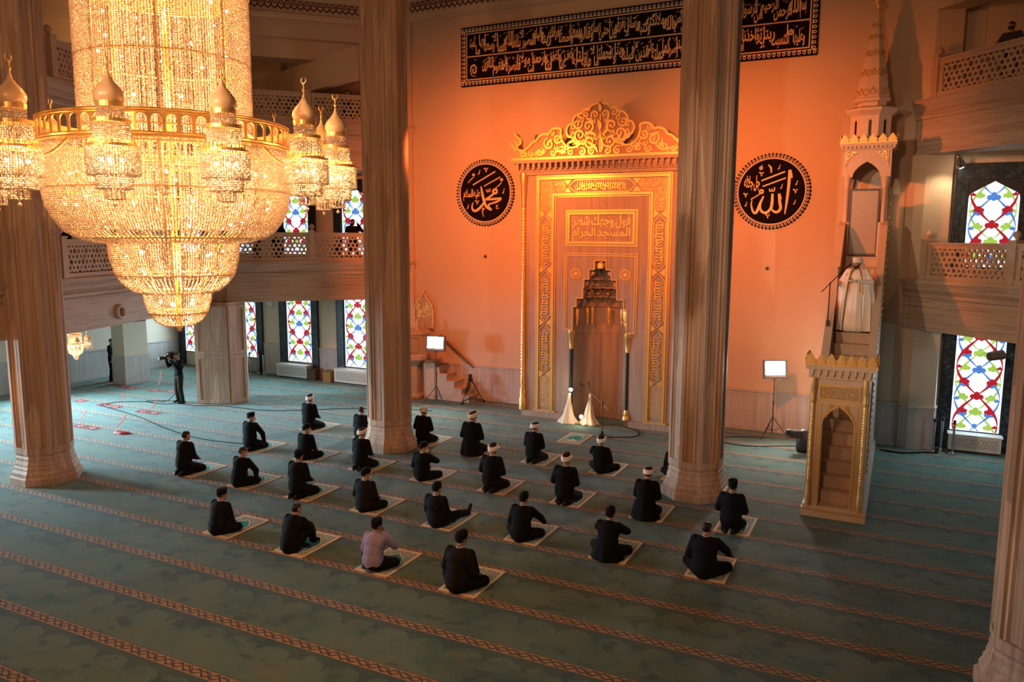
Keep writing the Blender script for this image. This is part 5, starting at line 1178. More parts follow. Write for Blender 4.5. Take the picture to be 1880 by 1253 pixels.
# ------------------------------------------------------------------ people
SKIN = plain('skin', (.40, .21, .13), .55, var=.08, scale=12)
def cloth(name, col, var=.2): return plain(name, col, .85, 0, var, 14, .15)
SUIT = cloth('black_suit_cloth', (.0045, .0045, .005)); NAVY = cloth('dark_navy_suit_cloth', (.006, .007, .012)); CHAR = cloth('charcoal_suit_cloth', (.009, .0085, .009)); ROBE = cloth('black_robe_cloth', (.004, .004, .0045))
LAV = cloth('lavender_shirt_cloth', (.29, .25, .36), .08); SHIRT = cloth('white_collar_cloth', (.60, .56, .52), .05); HAIR = plain('dark_hair', (.007, .0055, .005), .6, var=.3, scale=60); GREYH = plain('greying_hair', (.025, .021, .019), .6, var=.4, scale=60)
CAPB = cloth('black_cap_cloth', (.005, .0045, .005)); TURB = cloth('white_turban_cloth', (.84, .76, .66), .06); TURBT = cloth('dark_turban_crown', (.035, .012, .012)); MASK = cloth('white_face_mask', (.62, .60, .58), .03); SOCK = cloth('dark_socks', (.018, .018, .02))
class Blob:                                  # closed primitives fused into one skin by a voxel remesh
    def __init__(s): s.m = MB()
    def cap(s, p, q, r0, r1=None, n=12, sq=1):
        r1 = r0 if r1 is None else r1; p, q = Vector(p), Vector(q); d = q-p; L = d.length
        if L < 1e-5: s.m.ball(tuple(p), r0, n, 8); return s
        Q = d.to_track_quat('Z', 'Y').to_matrix().to_4x4(); Mx = Matrix.Translation(p) @ Q; rings = []
        for i in range(1, 5): t = -PI/2+PI/2*i/4; rings.append((r0*cos(t), r0*sin(t)))
        for i in range(4): t = PI/2*i/4; rings.append((r1*cos(t), L+r1*sin(t)))
        P = [(0, 0, -r0)]+[(r*cos(2*PI*j/n), sq*r*sin(2*PI*j/n), z) for r, z in rings for j in range(n)]+[(0, 0, L+r1)]; k = len(rings); fs = []
        for j in range(n):
            l = (j+1) % n; fs.append((0, 1+l, 1+j)); fs.append((len(P)-1, 1+(k-1)*n+j, 1+(k-1)*n+l))
            for i in range(k-1): fs.append((1+i*n+j, 1+i*n+l, 1+(i+1)*n+l, 1+(i+1)*n+j))
        s.m.add(P, fs, 0, Mx); return s
    def chain(s, pts, rs):
        for i in range(len(pts)-1): s.cap(pts[i], pts[i+1], rs[i], rs[i+1])
        return s
    def ell(s, c, r, rot=None): s.m.ball(c, r, 16, 12, 0, rot); return s
    def obj(s, name, mat_, parent, vox=.016, smooth=6, fac=.5):
        me = s.m.mesh(name, mat_); o = bpy.data.objects.new(name, me); COL.objects.link(o)
        r = o.modifiers.new('r', 'REMESH'); r.mode = 'VOXEL'; r.voxel_size = vox; r.use_smooth_shade = True
        if smooth: k = o.modifiers.new('s', 'SMOOTH'); k.iterations = smooth; k.factor = fac
        dg = bpy.context.evaluated_depsgraph_get(); me2 = bpy.data.meshes.new_from_object(o.evaluated_get(dg)); me2.name = name
        o.modifiers.clear(); o.data = me2; bpy.data.meshes.remove(me)
        if not me2.materials: me2.materials.append(mat_)
        if parent is not None: o.parent = parent
        return o
def lerp(a, b, t): return Vector(a)*(1-t)+Vector(b)*t
def hand(B, w_, d, up, side, curl=.5, k=1):
    """palm and five separate fingers from wrist w_, pointing along d, back of hand along up"""
    d = Vector(d).normalized(); up = Vector(up); up = (up-d*up.dot(d)).normalized(); sd = d.cross(up)*side; w_ = Vector(w_)
    kn = w_+d*.085*k
    for f in range(4): B.cap(w_+d*.015+sd*(.012-.008*f), kn+sd*(.030-.020*f), .016*k, .0115*k, 8)
    for f, L in enumerate((.070, .078, .072, .056)):
        b = kn+sd*(.033-.022*f); a1 = curl*.9+.1*f*curl; d1 = d*cos(a1)-up*sin(a1); a2 = a1+curl*1.1; d2 = d*cos(a2)-up*sin(a2)
        m1 = b+d1*L*.55*k; B.cap(b, m1, .0098*k, .009*k, 8); B.cap(m1, m1+d2*L*.5*k, .009*k, .0075*k, 8)
    tb = w_+d*.03+sd*.028; tm = tb+(d*.6+sd*.75-up*.25).normalized()*.04*k; B.cap(tb, tm, .012*k, .0105*k, 8); B.cap(tm, tm+(d*.9+sd*.25-up*.3).normalized()*.032*k, .0105*k, .008*k, 8)
def head(B, hc, yaw, pitch, roll=0):
    """hc: centre of the skull; the face looks along +y turned by yaw and pitch"""
    Mx = Matrix.Translation(hc) @ Matrix.Rotation(yaw, 4, 'Z') @ Matrix.Rotation(roll, 4, 'Y') @ Matrix.Rotation(pitch, 4, 'X'); P = lambda x, y, z: Mx @ Vector((x, y, z)); R3 = Mx.to_3x3().to_4x4()
    B.ell(P(0, -.012, .03), (.076, .095, .088), R3); B.ell(P(0, .018, -.02), (.066, .078, .085), R3)
    B.cap(P(0, .035, -.055), P(0, .066, -.085), .045, .026); B.cap(P(-.045, .02, -.055), P(.045, .02, -.055), .030)
    B.cap(P(0, .088, .012), P(0, .108, -.026), .009, .014); B.cap(P(-.012, .098, -.03), P(.012, .098, -.03), .009)
    for s in (-1, 1):
        B.cap(P(s*.018, .085, .028), P(s*.05, .075, .026), .011); B.ell(P(s*.032, .083, .008), (.014, .010, .009), R3)
        B.cap(P(s*.078, -.012, .015), P(s*.076, -.005, -.022), .013, .009, 8, .6); B.ell(P(s*.082, -.018, .002), (.006, .016, .028), R3)
    B.cap(P(-.022, .084, -.056), P(.022, .084, -.056), .009); B.cap(P(-.018, .082, -.068), P(.018, .082, -.068), .009)
    return Mx
def headgear(kind, Mx, t, col=None):
    P = lambda x, y, z: Mx @ Vector((x, y, z))
    def lz(prof, n=28, y0=-.012, fy=1.2, fx=.98, tilt=.12, fold=0, nf=0):
        m = MB(); m.loft([[P(r*fx*(1+fold*sin(nf*2*PI*j/n+z*60))*cos(2*PI*j/n), y0+r*fy*sin(2*PI*j/n), z+tilt*r*fy*sin(2*PI*j/n)) for j in range(n)] for r, z in prof]); return m
    if kind == 'turban':
        m = MB(); n = 36
        m.loft([[P(r*(1+.02*sin(9*2*PI*j/n+i))*cos(2*PI*j/n), -.012+r*1.14*sin(2*PI*j/n), z+.42*r*sin(2*PI*j/n)) for j in range(n)] for i, (r, z) in enumerate([(.070, .018), (.088, .015), (.104, .028), (.110, .045), (.105, .060), (.109, .066), (.112, .083), (.106, .10), (.094, .114), (.07, .115), (.055, .108)])]); m.build('turban', TURB, t, 60)
        lz([(.086, .09), (.086, .114), (.078, .126), (.05, .136), (.005, .139)], fy=1.12, tilt=.42).build('turban_crown', TURBT if col is None else col, t, 60)
    elif kind == 'white_turban':
        n = 36; m = MB()
        m.loft([[P(r*(1+.015*sin(7*2*PI*j/n+i*1.5))*cos(2*PI*j/n), -.012+r*1.14*sin(2*PI*j/n), z+.14*r*sin(2*PI*j/n)) for j in range(n)] for i, (r, z) in enumerate([(.075, .012), (.090, .010), (.100, .03), (.097, .046), (.102, .052), (.103, .07), (.098, .084), (.100, .09), (.098, .108), (.085, .126), (.055, .138), (.005, .142)])]); m.build('turban', TURB, t, 60)
    elif kind == 'skullcap': lz([(.084, .022), (.089, .026), (.091, .075), (.084, .112), (.06, .14), (.005, .15)], tilt=.25).build('skullcap', CAPB, t, 60)
    elif kind == 'flatcap': lz([(.084, .022), (.089, .025), (.091, .122), (.088, .134), (.005, .138)], fy=1.16, tilt=.2).build('square_topped_cap', CAPB, t, 35)
    if kind in ('hair', 'skullcap', 'flatcap', 'turban', 'white_turban', 'bald'):
        B = Blob(); R3 = Mx.to_3x3().to_4x4(); up = .03 if kind in ('hair',) else .005
        B.ell(P(0, -.022, up), (.079, .092, .088 if kind == 'hair' else .06), R3)
        if kind == 'hair': B.ell(P(0, .01, .062), (.072, .085, .055), R3)
        o = B.obj('hair', HAIR if rng.random() < .7 else GREYH, t, .014, 3)
def clothes_tube(pts, rs): return pts, rs
def seated(name, label, base, cfg, group='seated worshippers'):
    """cross-legged or kneeling man; root at the rear of his seat, facing +y"""
    t = thing(name, label, 'person', (base[0], base[1], .012), cfg.get('rz', 0), group); sc_ = cfg.get('s', 1); t.scale = (sc_,)*3
    lean = cfg.get('lean', .04); side = cfg.get('side', 0); kneel = cfg.get('kneel', False); pz = .25 if kneel else .13
    pel = Vector((0, .0, pz)); wai = pel+Vector((side*.3, lean*.4, .17)); che = pel+Vector((side*.8, lean, .36)); nk = pel+Vector((side, lean*1.25, .50)); hc = nk+Vector((side*.1, .04+cfg.get('hfwd', 0), .138))
    shz = nk.z-.045; S = {s: Vector((side*.95+s*.175, nk.y-.0, shz)) for s in (-1, 1)}
    if kneel:
        hip = {s: pel+Vector((s*.09, .0, -.02)) for s in (-1, 1)}; kn = {s: Vector((s*.16, .40, .075)) for s in (-1, 1)}; an = {s: Vector((s*.09, -.12, .06)) for s in (-1, 1)}; toe = {s: an[s]+Vector((-s*.03, -.06, -.02)) for s in (-1, 1)}
    else:
        hip = {s: pel+Vector((s*.09, .02, -.02)) for s in (-1, 1)}; kn = {s: Vector((s*.32, .25, .125)) for s in (-1, 1)}; an = {s: Vector((-s*.07, .31+.05*s, .065)) for s in (-1, 1)}; toe = {s: an[s]+Vector((-s*.15, .03, -.015)) for s in (-1, 1)}
    up = cfg.get('knee_up')                                # one knee raised
    if up: kn[up] = Vector((up*.20, .34, .42)); an[up] = Vector((up*.14, .50, .075)); toe[up] = an[up]+Vector((0, .15, -.03))
    out = cfg.get('leg_out')
    if out: kn[out] = Vector((out*.24, .40, .16)); an[out] = Vector((out*.30, .74, .10)); toe[out] = an[out]+Vector((out*.03, .05, .15))
    E_, Wr = {}, {}; hd = {}; hu = {}
    for s in (-1, 1):
        a = cfg.get('arm', {}).get(s, 'thigh')
        if a == 'thigh': E_[s] = S[s]+Vector((s*.06, .03, -.27)); Wr[s] = Vector((s*.15, .27, pz+.10)); hd[s] = (-s*.4, .8, -.25); hu[s] = (0, .2, 1)
        elif a == 'knee': E_[s] = S[s]+Vector((s*.12, .13, -.24)); Wr[s] = kn[s]+Vector((0, -.03, .075)); hd[s] = (s*.1, .9, -.3); hu[s] = (0, .3, 1)
        elif a == 'lap': E_[s] = S[s]+Vector((s*.09, .0, -.27)); Wr[s] = Vector((s*.09, .24, pz+.10)); hd[s] = (-s, .35, -.1); hu[s] = (0, .2, 1)
        elif a == 'crossed': E_[s] = S[s]+Vector((s*.11, .17, -.13)); Wr[s] = Vector((-s*.10, nk.y+.27, shz-.15-.03*s)); hd[s] = (-s, .1, 0); hu[s] = (0, .4, 1)
        elif a == 'chin': E_[s] = S[s]+Vector((s*.10, .20, -.20)); Wr[s] = hc+Vector((s*.085, .10, -.14)); hd[s] = (-s*.35, -.05, .9); hu[s] = (s*.3, 1, 0)
        elif a == 'out': E_[s] = S[s]+Vector((s*.13, .16, -.18)); Wr[s] = Vector((s*.30, .46, .26)); hd[s] = (s*.3, .9, -.35); hu[s] = (0, .3, 1)
    # one continuous body
    B = Blob(); B.chain([pel, wai, che], [.10, .095, .10]); B.cap(S[-1], S[1], .06); B.cap(che+Vector((0, 0, .02)), nk, .11, .06); B.chain([nk-Vector((0, 0, .03)), hc-Vector((0, .03, .06))], [.055, .05])
    for s in (-1, 1):
        B.chain([S[s], E_[s], Wr[s]], [.045, .036, .027]); hand(B, Wr[s], hd[s], hu[s], s, cfg.get('curl', .45)); B.chain([hip[s], kn[s], an[s]], [.075, .05, .038]); B.chain([an[s], toe[s]], [.04, .03])
    yaw = cfg.get('yaw', 0); Mx = head(B, hc, yaw, cfg.get('nod', -.05)); body = B.obj('body', SKIN, t, .0095, 2, .4)
    suit = cfg.get('suit', SUIT); J = Blob()
    J.cap(pel+Vector((0, -.01, -.03)), pel+Vector((0, -.01, .04)), .155, .15, 16, 1); J.ell(pel+Vector((0, 0, -.02)), (.20, .155, .12)); J.ell(wai, (.195, .15, .19)); J.ell(che+Vector((0, -.015, -.01)), (.215, .15, .19)); J.ell(che+Vector((0, 0, .06)), (.20, .12, .12)); J.ell(lerp(pel, che, .42), (.205, .155, .27)); J.ell(lerp(pel, che, .15), (.215, .165, .2))
    for s in (-1, 1):
        J.cap(lerp(nk, S[s], .25)-Vector((0, .005, .03)), S[s]+Vector((0, 0, -.005)), .070, .076); J.chain([S[s], E_[s], lerp(E_[s], Wr[s], .97)], [.080, .070, .052])
    J.cap(nk-Vector((0, .0, .06)), nk-Vector((0, .008, -.004)), .085, .066)
    J.obj('jacket' if cfg.get('suit') is not LAV else 'shirt', suit, t, .016, 5)
    T = Blob()
    for s in (-1, 1): T.chain([hip[s], kn[s], lerp(kn[s], an[s], .95)], [.125, .092, .072])
    T.ell(pel-Vector((0, 0, .03)), (.20, .165, .11)); T.m.v = [(x, y, max(z, .002)) for x, y, z in T.m.v]
    T.obj('trousers', cfg.get('pants', SUIT), t, .016, 4)
    for s in (-1, 1):
        K = Blob(); K.chain([lerp(kn[s], an[s], .9), an[s], toe[s]], [.048, .05, .036]); K.m.v = [(x, y, max(z, .001)) for x, y, z in K.m.v]; K.obj('sock', SOCK, t, .014, 2)
    if cfg.get('collar', True):
        m = MB(); n = 20; c = lerp(nk, hc, .27); m.loft([[c+Vector((r*cos(2*PI*j/n), r*1.05*sin(2*PI*j/n)-.012, z)) for j in range(n)] for r, z in ((.063, -.045), (.064, .012), (.058, .014), (.056, -.045))]); m.build('collar', SHIRT, t, 60)
    headgear(cfg.get('hat', 'hair'), Mx, t)
    if cfg.get('mask'):
        m = MB(); P = lambda x, y, z: Mx @ Vector((x, y, z)); rows = []
        for v in range(6):
            z = -.012-.085*v/5; rows.append([P(.078*sin(a), .02+(.098-.012*abs(v-2.2)*.5)*cos(a)*1.02+.005, z) for a in [-1.35+2.7*k/12 for k in range(13)]])
        m.loft(rows, False, False); m.tube([P(-.079, .02, -.03), P(-.088, -.015, -.01), P(-.084, -.01, .02)], .003, 5); m.tube([P(.079, .02, -.03), P(.088, -.015, -.01), P(.084, -.01, .02)], .003, 5); m.build('face_mask', MASK, t, 180)
    if cfg.get('robe'):                                     # long coat spreading over the seat
        n = 40; m = MB(); m.loft([[pel+Vector((r*(1+.05*sin(8*2*PI*j/n))*cos(2*PI*j/n), r*.85*(1+.05*sin(7*2*PI*j/n))*sin(2*PI*j/n)+o_, z)) for j in range(n)] for r, z, o_ in ((.30, .003-pz, .03), (.285, .05-pz, .03), (.235, .02, .0), (.195, .13, .0))]); m.build('coat_skirt', suit, t, 60)
    return t

# ---- prayer rugs
RUGE = plain('rug_cream_border', (.84, .70, .52), .9, var=.12, scale=30); RUGT = plain('rug_teal_field', (.012, .30, .27), .9, var=.15, scale=20); RUGW = plain('rug_pale_line', (.78, .76, .68), .9)
def rugpat():
    t = NT('rug_spandrel_pattern'); v = t.voro(t.obj(), 34, 'DISTANCE_TO_EDGE'); return t.done(t.mix(t.step(v, .06, .12), (.74, .70, .60), (.05, .22, .21)), .9)
RUGP = rugpat(); FRNG = plain('rug_fringe', (.62, .42, .26), .9, var=.2, scale=80)
def rug_meshes():
    W, L = .345, .54; D = {}
    D['border'] = MB().box(-W, -L, 0, W, L, .010).mesh('border', RUGE)
    D['patterned_ground'] = MB().box(-W+.045, -L+.05, .010, W-.045, L-.05, .0125).mesh('patterned_ground', RUGP)
    a = [(.22, -.36), (.22, .06), (.205, .13), (.15, .19), (.13, .24), (.06, .29), (0, .35)]; pl = a+[(-x, y) for x, y in a[-2::-1]]; f_ = XY
    D['arch_field'] = MB().plate(f_, pl, .012, .0145).mesh('arch_field', RUGT)
    m = MB(); m.ribbon(f_, pl+[pl[0]], .022, .012, .0155)
    m.plate(f_, [(-.17, -.34), (.17, -.34), (.17, -.24), (.12, -.24), (.12, -.20), (.07, -.20), (.05, -.14), (0, -.10), (-.05, -.14), (-.07, -.20), (-.12, -.20), (-.12, -.24), (-.17, -.24)], .0145, .0155); m.ribbon(f_, [(-.15, -.34), (-.15, -.10)], .018, .0145, .0155); m.ribbon(f_, [(.15, -.34), (.15, -.10)], .018, .0145, .0155); D['arch_outline'] = m.mesh('arch_outline', RUGW)
    m = MB()
    for e in (-1, 1):
        for k in range(48):
            x = -W+(k+.5)*2*W/48; m.box(x-.0055, e*L, 0, x+.0055, e*L+e*(.045+.012*sin(k*2.1)), .005) if e > 0 else m.box(x-.0055, -L-.045-.012*sin(k*2.1), 0, x+.0055, -L, .005)
    D['fringe'] = m.mesh('fringe', FRNG); return D
RUGM = rug_meshes()
def rug(x, y, label, rz=0):
    t = thing('prayer_rug', label, 'rug', (x, y, 0), rz, 'small cream edged prayer rugs')
    for k, me in RUGM.items(): o = bpy.data.objects.new(k, me); COL.objects.link(o); o.parent = t
    if 'fringe' in RUGM:
        f = [c for c in t.children if c.name.startswith('fringe')][0]; f['kind'] = 'stuff'
    return t
# rows run away from the viewer: x, y of each rug centre, wearer
T_, W_T, SK, FL, HR = 'turban', 'white_turban', 'skullcap', 'flatcap', 'hair'
rows = [
 # far row, nearest the niche
 (-15.45, 18.0, dict(hat=T_, suit=ROBE, kneel=True, s=1.02, yaw=-.1), 'man in black coat and dark topped white turban, leftmost of the far row'),
 (-13.55, 18.0, dict(hat=HR, suit=SUIT), 'man in black mostly hidden behind the marble column left of the niche'),
 (-11.6, 18.25, dict(hat=W_T, suit=ROBE, kneel=True, yaw=-.3, collar=False, arm={-1: 'lap', 1: 'lap'}), 'man in black with plain all white turban just right of the column foot'),
 (-9.88, 17.95, dict(hat=T_, suit=ROBE, kneel=True, s=1.1, yaw=-.55, collar=False, robe=True, arm={-1: 'lap', 1: 'lap'}), 'tall kneeling man in black robe and tilted turban, second right of the column foot'),
 (-8.10, 18.02, dict(hat=T_, suit=SUIT, kneel=True, yaw=-.45, nod=-.25, collar=False, pants=CHAR), 'man in black and wound white turban facing the small empty rug by the niche'),
 (-6.25, 18.0, dict(hat=T_, suit=ROBE, collar=False, arm={-1: 'crossed', 1: 'lap'}, lean=.0, side=-.02), 'turbaned man in black directly below the microphone stand'),
 (-4.5, 18.3, dict(hat=T_, suit=SUIT), 'man in black nearly hidden behind the column right of the niche'),
 # second row
 (-15.35, 15.55, dict(hat=FL, suit=SUIT, kneel=True, mask=True, yaw=-.95, arm={-1: 'thigh', 1: 'knee'}), 'masked man in black with dark cap turned to the right, leftmost of the second row'),
 (-13.48, 15.55, dict(hat=SK, suit=SUIT, mask=True, yaw=-.9, lean=.08), 'masked man in black cap, left of the turbaned man at the column foot'),
 (-11.65, 15.5, dict(hat=T_, suit=SUIT, kneel=True, yaw=-.3, lean=.06), 'turbaned man in black in front of the foot of the marble column'),
 (-9.83, 15.5, dict(hat=SK, suit=SUIT, mask=True, yaw=-1.0, arm={-1: 'lap', 1: 'crossed'}), 'masked man with dark cap and folded arm just in front of the column foot'),
 (-8.0, 15.55, dict(hat=T_, suit=SUIT, kneel=True, s=1.05, pants=CHAR, arm={-1: 'lap', 1: 'lap'}), 'upright kneeling man with white collar and turban, middle of the second row'),
 (-6.2, 15.55, dict(hat=T_, suit=SUIT, kneel=True, s=1.06, arm={-1: 'lap', 1: 'thigh'}), 'upright turbaned man in black suit with white collar left of the wide robed one'),
 (-4.38, 15.5, dict(hat=T_, suit=ROBE, kneel=True, collar=False, nod=-.35, lean=.09, robe=True), 'bowed man in black robe showing his round turban top, left of right column'),
 (-2.66, 15.55, dict(hat=FL, suit=NAVY, kneel=True, arm={-1: 'lap', 1: 'lap'}), 'man in dark suit and black cap right of the column foot'),
 # third row
 (-15.2, 13.25, dict(hat=HR, suit=CHAR, kneel=True, s=1.04, yaw=-.2, lean=.06), 'bareheaded man in dark suit sitting alone furthest left'),
 (-13.35, 13.2, dict(hat=HR, suit=SUIT, mask=True, yaw=-.8, lean=.1, arm={-1: 'thigh', 1: 'knee'}), 'bareheaded man with white mask strap and dark suit, second from left in the third row'),
 (-11.6, 13.2, dict(hat=FL, suit=SUIT, kneel=True, s=1.03), 'upright kneeling man in black with dark cap left of the grey suited masked one'),
 (-9.78, 13.2, dict(hat=SK, suit=CHAR, mask=True, yaw=-.75, lean=.04, arm={-1: 'lap', 1: 'thigh'}), 'masked man in charcoal suit and black skullcap on a wide open rug'),
 (-7.95, 13.15, dict(hat=SK, suit=NAVY, pants=NAVY, leg_out=1, yaw=-.25, lean=-.02), 'man in navy suit with one foot stretched out and raised'),
 (-6.15, 13.25, dict(hat=SK, suit=SUIT, arm={-1: 'lap', 1: 'out'}, lean=.1, yaw=-.2), 'man in black suit reaching his right arm forward over his knee'),
 (-4.4, 13.22, dict(hat=SK, suit=SUIT, arm={-1: 'crossed', 1: 'crossed'}, lean=.1, robe=True, yaw=-.15, collar=False), 'man in black with both arms folded over his knees, right of reaching man'),
 (-2.66, 13.25, dict(hat=HR, suit=NAVY, s=1.06, arm={-1: 'lap', 1: 'out'}, lean=.06, yaw=-.25), 'bareheaded man in dark suit nearest the right, leaning on his knee'),
 # near row
 (-11.54, 10.88, dict(hat=FL, suit=NAVY, yaw=-.4, lean=.1, nod=-.1, s=.95), 'man in dark suit with flat topped black cap, leftmost of the near row'),
 (-9.68, 10.85, dict(hat=HR, suit=SUIT, knee_up=1, arm={-1: 'lap', 1: 'knee'}, lean=.14, yaw=-.15, collar=False, s=.97), 'hunched man in black with his arm over a raised knee left of the lavender shirt'),
 (-7.85, 10.88, dict(hat=FL, suit=LAV, arm={-1: 'lap', 1: 'chin'}, lean=.1, yaw=-.3, pants=SUIT, collar=False, s=.97), 'man in lavender shirt and flat black cap holding a hand to his face'),
 (-6.14, 10.88, dict(hat=SK, suit=CHAR, s=1.08, lean=.07, yaw=-.3, nod=-.12, arm={-1: 'lap', 1: 'lap'}), 'man in black suit and skullcap nearest the viewer'),
]
RUGL = ['leftmost far row man in turban', 'man hidden behind the column left of the niche', 'man in plain all white turban', 'tall man kneeling in tilted turban', 'turbaned man facing the small empty rug', 'turbaned man below the microphone stand', 'man hidden behind the column right of the niche', 'leftmost masked man of the second row', 'masked cap wearer behind the bareheaded pair', 'turbaned man at the marble column foot', 'masked man with folded arm', 'white collared turban wearer, middle of second row', 'upright turbaned man left of the bowed robed one', 'bowed man in black robe', 'dark suited cap wearer right of the column foot', 'bareheaded man sitting alone furthest left', 'bareheaded man with the white mask strap', 'upright cap wearer left of the charcoal suit', 'masked man in charcoal suit', 'navy suited man with raised foot', 'man reaching his arm over his knee', 'man with both arms folded over raised knees', 'bareheaded man nearest the right', 'flat capped man leftmost in the near row', 'hunched man with raised knee', 'man in lavender shirt', 'skullcapped man nearest the viewer']
for i, (x, y, cfg, lab) in enumerate(rows):
    rug(x, y, 'teal prayer rug under the '+RUGL[i])
    seated('seated_man', lab, (x-.03+cfg.get('dx', 0), y-.45), cfg)
rug(-8.07, 20.3, 'small empty teal prayer rug with white scalloped edge before the prayer niche')

# ---- standing figures
def standing(name, label, loc, rz, cfg):
    t = thing(name, label, 'person', loc, rz, cfg.get('group')); s0 = cfg.get('s', 1); t.scale = (s0,)*3
    pel = Vector((0, 0, .95)); che = Vector((0, .01, 1.27)); nk = Vector((0, .0, 1.46)); hc = Vector((0, .035, 1.615)); S = {s: Vector((s*.185, 0, 1.42)) for s in (-1, 1)}
    st = cfg.get('stance', .1); hip = {s: Vector((s*.09, 0, .92)) for s in (-1, 1)}; kn = {s: Vector((s*(.09+st*.3), .03, .50)) for s in (-1, 1)}; an = {s: Vector((s*(.09+st*.6), -.02+cfg.get('step', 0)*s, .08)) for s in (-1, 1)}
    E_, Wr, hd, hu = cfg['arms'](S)
    B = Blob(); B.chain([pel, Vector((0, 0, 1.1)), che], [.11, .095, .10]); B.cap(S[-1], S[1], .05); B.cap(che, nk, .09, .055); B.chain([nk-Vector((0, 0, .03)), hc-Vector((0, .03, .06))], [.055, .05])
    for s in (-1, 1):
        B.chain([S[s], E_[s], Wr[s]], [.045, .037, .028]); hand(B, Wr[s], hd[s], hu[s], s, cfg.get('curl', .7)); B.chain([hip[s], kn[s], an[s]], [.08, .055, .042]); B.cap(an[s]-Vector((0, .03, .03)), an[s]+Vector((0, .14, -.045)), .045, .035)
    Mx = head(B, hc, cfg.get('yaw', 0), cfg.get('nod', 0)); B.obj('body', SKIN, t, .0095, 2, .4)
    suit = cfg['suit']; J = Blob(); J.ell((0, 0, .98), (.185, .14, .16)); J.ell((0, 0, 1.12), (.17, .122, .2)); J.ell((0, 0, 1.27), (.205, .145, .19))
    for s in (-1, 1): J.cap(lerp(nk, S[s], .25)-Vector((0, 0, .03)), S[s], .065, .067); J.chain([S[s], E_[s], lerp(E_[s], Wr[s], .96)], [.072, .058, .043])
    J.cap(nk-Vector((0, 0, .06)), nk-Vector((0, .005, .012)), .078, .064); J.obj('jacket', suit, t, .016, 5)
    if cfg.get('legs', True):
        T = Blob()
        for s in (-1, 1): T.chain([hip[s], kn[s], lerp(kn[s], an[s], .96)], [.115, .085, .068])
        T.ell((0, 0, .93), (.175, .135, .12)); T.obj('trousers', cfg.get('pants', SUIT), t, .016, 4)
        for s in (-1, 1):
            K = Blob(); K.cap(an[s]-Vector((0, .045, .03)), an[s]+Vector((0, .15, -.04)), .05, .038); K.m.v = [(x, y, max(z, .002)) for x, y, z in K.m.v]; K.obj('shoe', BLACK, t, .014, 2)
    headgear(cfg.get('hat', 'hair'), Mx, t)
    return t, Mx
V = Vector
def arms_camera(S): return {-1: S[-1]+V((-.10, .18, -.16)), 1: S[1]+V((.06, .22, -.16))}, {-1: V((-.10, .30, 1.50)), 1: V((.14, .34, 1.52))}, {-1: (.2, .3, .9), 1: (0, .5, .8)}, {-1: (-1, -.3, 0), 1: (1, -.3, 0)}
t, Mx = standing('cameraman', 'cameraman in black shirt standing by the marble pier, filming with a shoulder camera', (-21.95, 18.45, 0), R(165), dict(suit=SUIT, pants=cloth('dark_olive_trousers', (.028, .024, .016)), arms=arms_camera, stance=.12, hat='hair', yaw=.1, s=1.02))
vc = thing('video_camera', 'black shoulder video camera held by the cameraman at the pier', 'camera', (-21.95, 18.45, 0), R(165))
MB().box(.08, -.05, 1.53, .22, .36, 1.70).box(.05, .10, 1.70, .13, .30, 1.76).build('camera_body', BLACK, vc); MB().lathe([(.05, 0), (.055, .02), (.06, .16), (.07, .17), (.07, .22), (.05, .22)], 16).build('lens', BLACK, vc, 40).matrix_local = Matrix.Translation((.15, .36, 1.6)) @ Matrix.Rotation(-PI/2, 4, 'X')
MB().tube([(.15, .3, 1.76), (.15, .05, 1.78), (.15, 0, 1.70)], .014, 6).tube([(.08, .1, 1.62), (0, .12, 1.63)], .02, 8).build('handle', BLACK, vc)
cable([(-21.9, 18.7, 1.45), (-22.15, 18.75, 1.0), (-22.25, 18.6, .4), (-22.5, 18.3, .03), (-23.3, 17.9, .014), (-23.9, 17.5, .014), (-24.0, 16.95, .014)], 'black camera cable hanging from the shoulder camera to the carpet')
def arms_down(S): return {s: S[s]+V((s*.07, .03, -.28)) for s in (-1, 1)}, {s: S[s]+V((s*.09, .10, -.52)) for s in (-1, 1)}, {s: (0, .15, -1) for s in (-1, 1)}, {s: (s, 0, 0) for s in (-1, 1)}
def arms_rail(S): return {s: S[s]+V((s*.12, .10, -.25)) for s in (-1, 1)}, {s: S[s]+V((s*.02, .30, -.22)) for s in (-1, 1)}, {s: (-s*.4, .9, 0) for s in (-1, 1)}, {s: (0, 0, 1) for s in (-1, 1)}
def arms_photo(S): return {s: S[s]+V((s*.12, .16, -.12)) for s in (-1, 1)}, {s: V((s*.09, .26, 1.56)) for s in (-1, 1)}, {s: (-s*.3, .3, .9) for s in (-1, 1)}, {s: (s, .2, 0) for s in (-1, 1)}
standing('man_by_pillar', 'man in black half hidden behind the cream pillar under the left gallery', (-27.55, 20.05, 0), R(-60), dict(suit=SUIT, arms=arms_down, s=.98, hat='hair'))
standing('gallery_man', 'dark clothed man leaning on the lower gallery rail left of the chandelier bowl', (-19.35, 13.0, 4.6), R(-70), dict(suit=SUIT, arms=arms_photo, hat='hair', s=1.0))
standing('gallery_man', 'man in black at the lower gallery rail just right of the chandelier bowl', (-19.6, 20.9, 4.6), R(-130), dict(suit=SUIT, arms=arms_rail, hat='skullcap', s=.98))
standing('gallery_photographer', 'photographer in black on the lower gallery beside the column', (-17.75, 22.75, 4.6), R(-120), dict(suit=SUIT, arms=arms_photo, hat='hair'))
standing('gallery_watcher', 'dark figure on the lower gallery at the column edge, right of the photographer', (-17.05, 23.3, 4.6), R(-120), dict(suit=SUIT, arms=arms_down, hat='hair', s=.97))
standing('upper_gallery_man', 'crouched dark figure above the upper left gallery rail near the column', (-17.75, 22.65, 9.3), R(-120), dict(suit=SUIT, arms=arms_rail, hat='hair', s=.86))
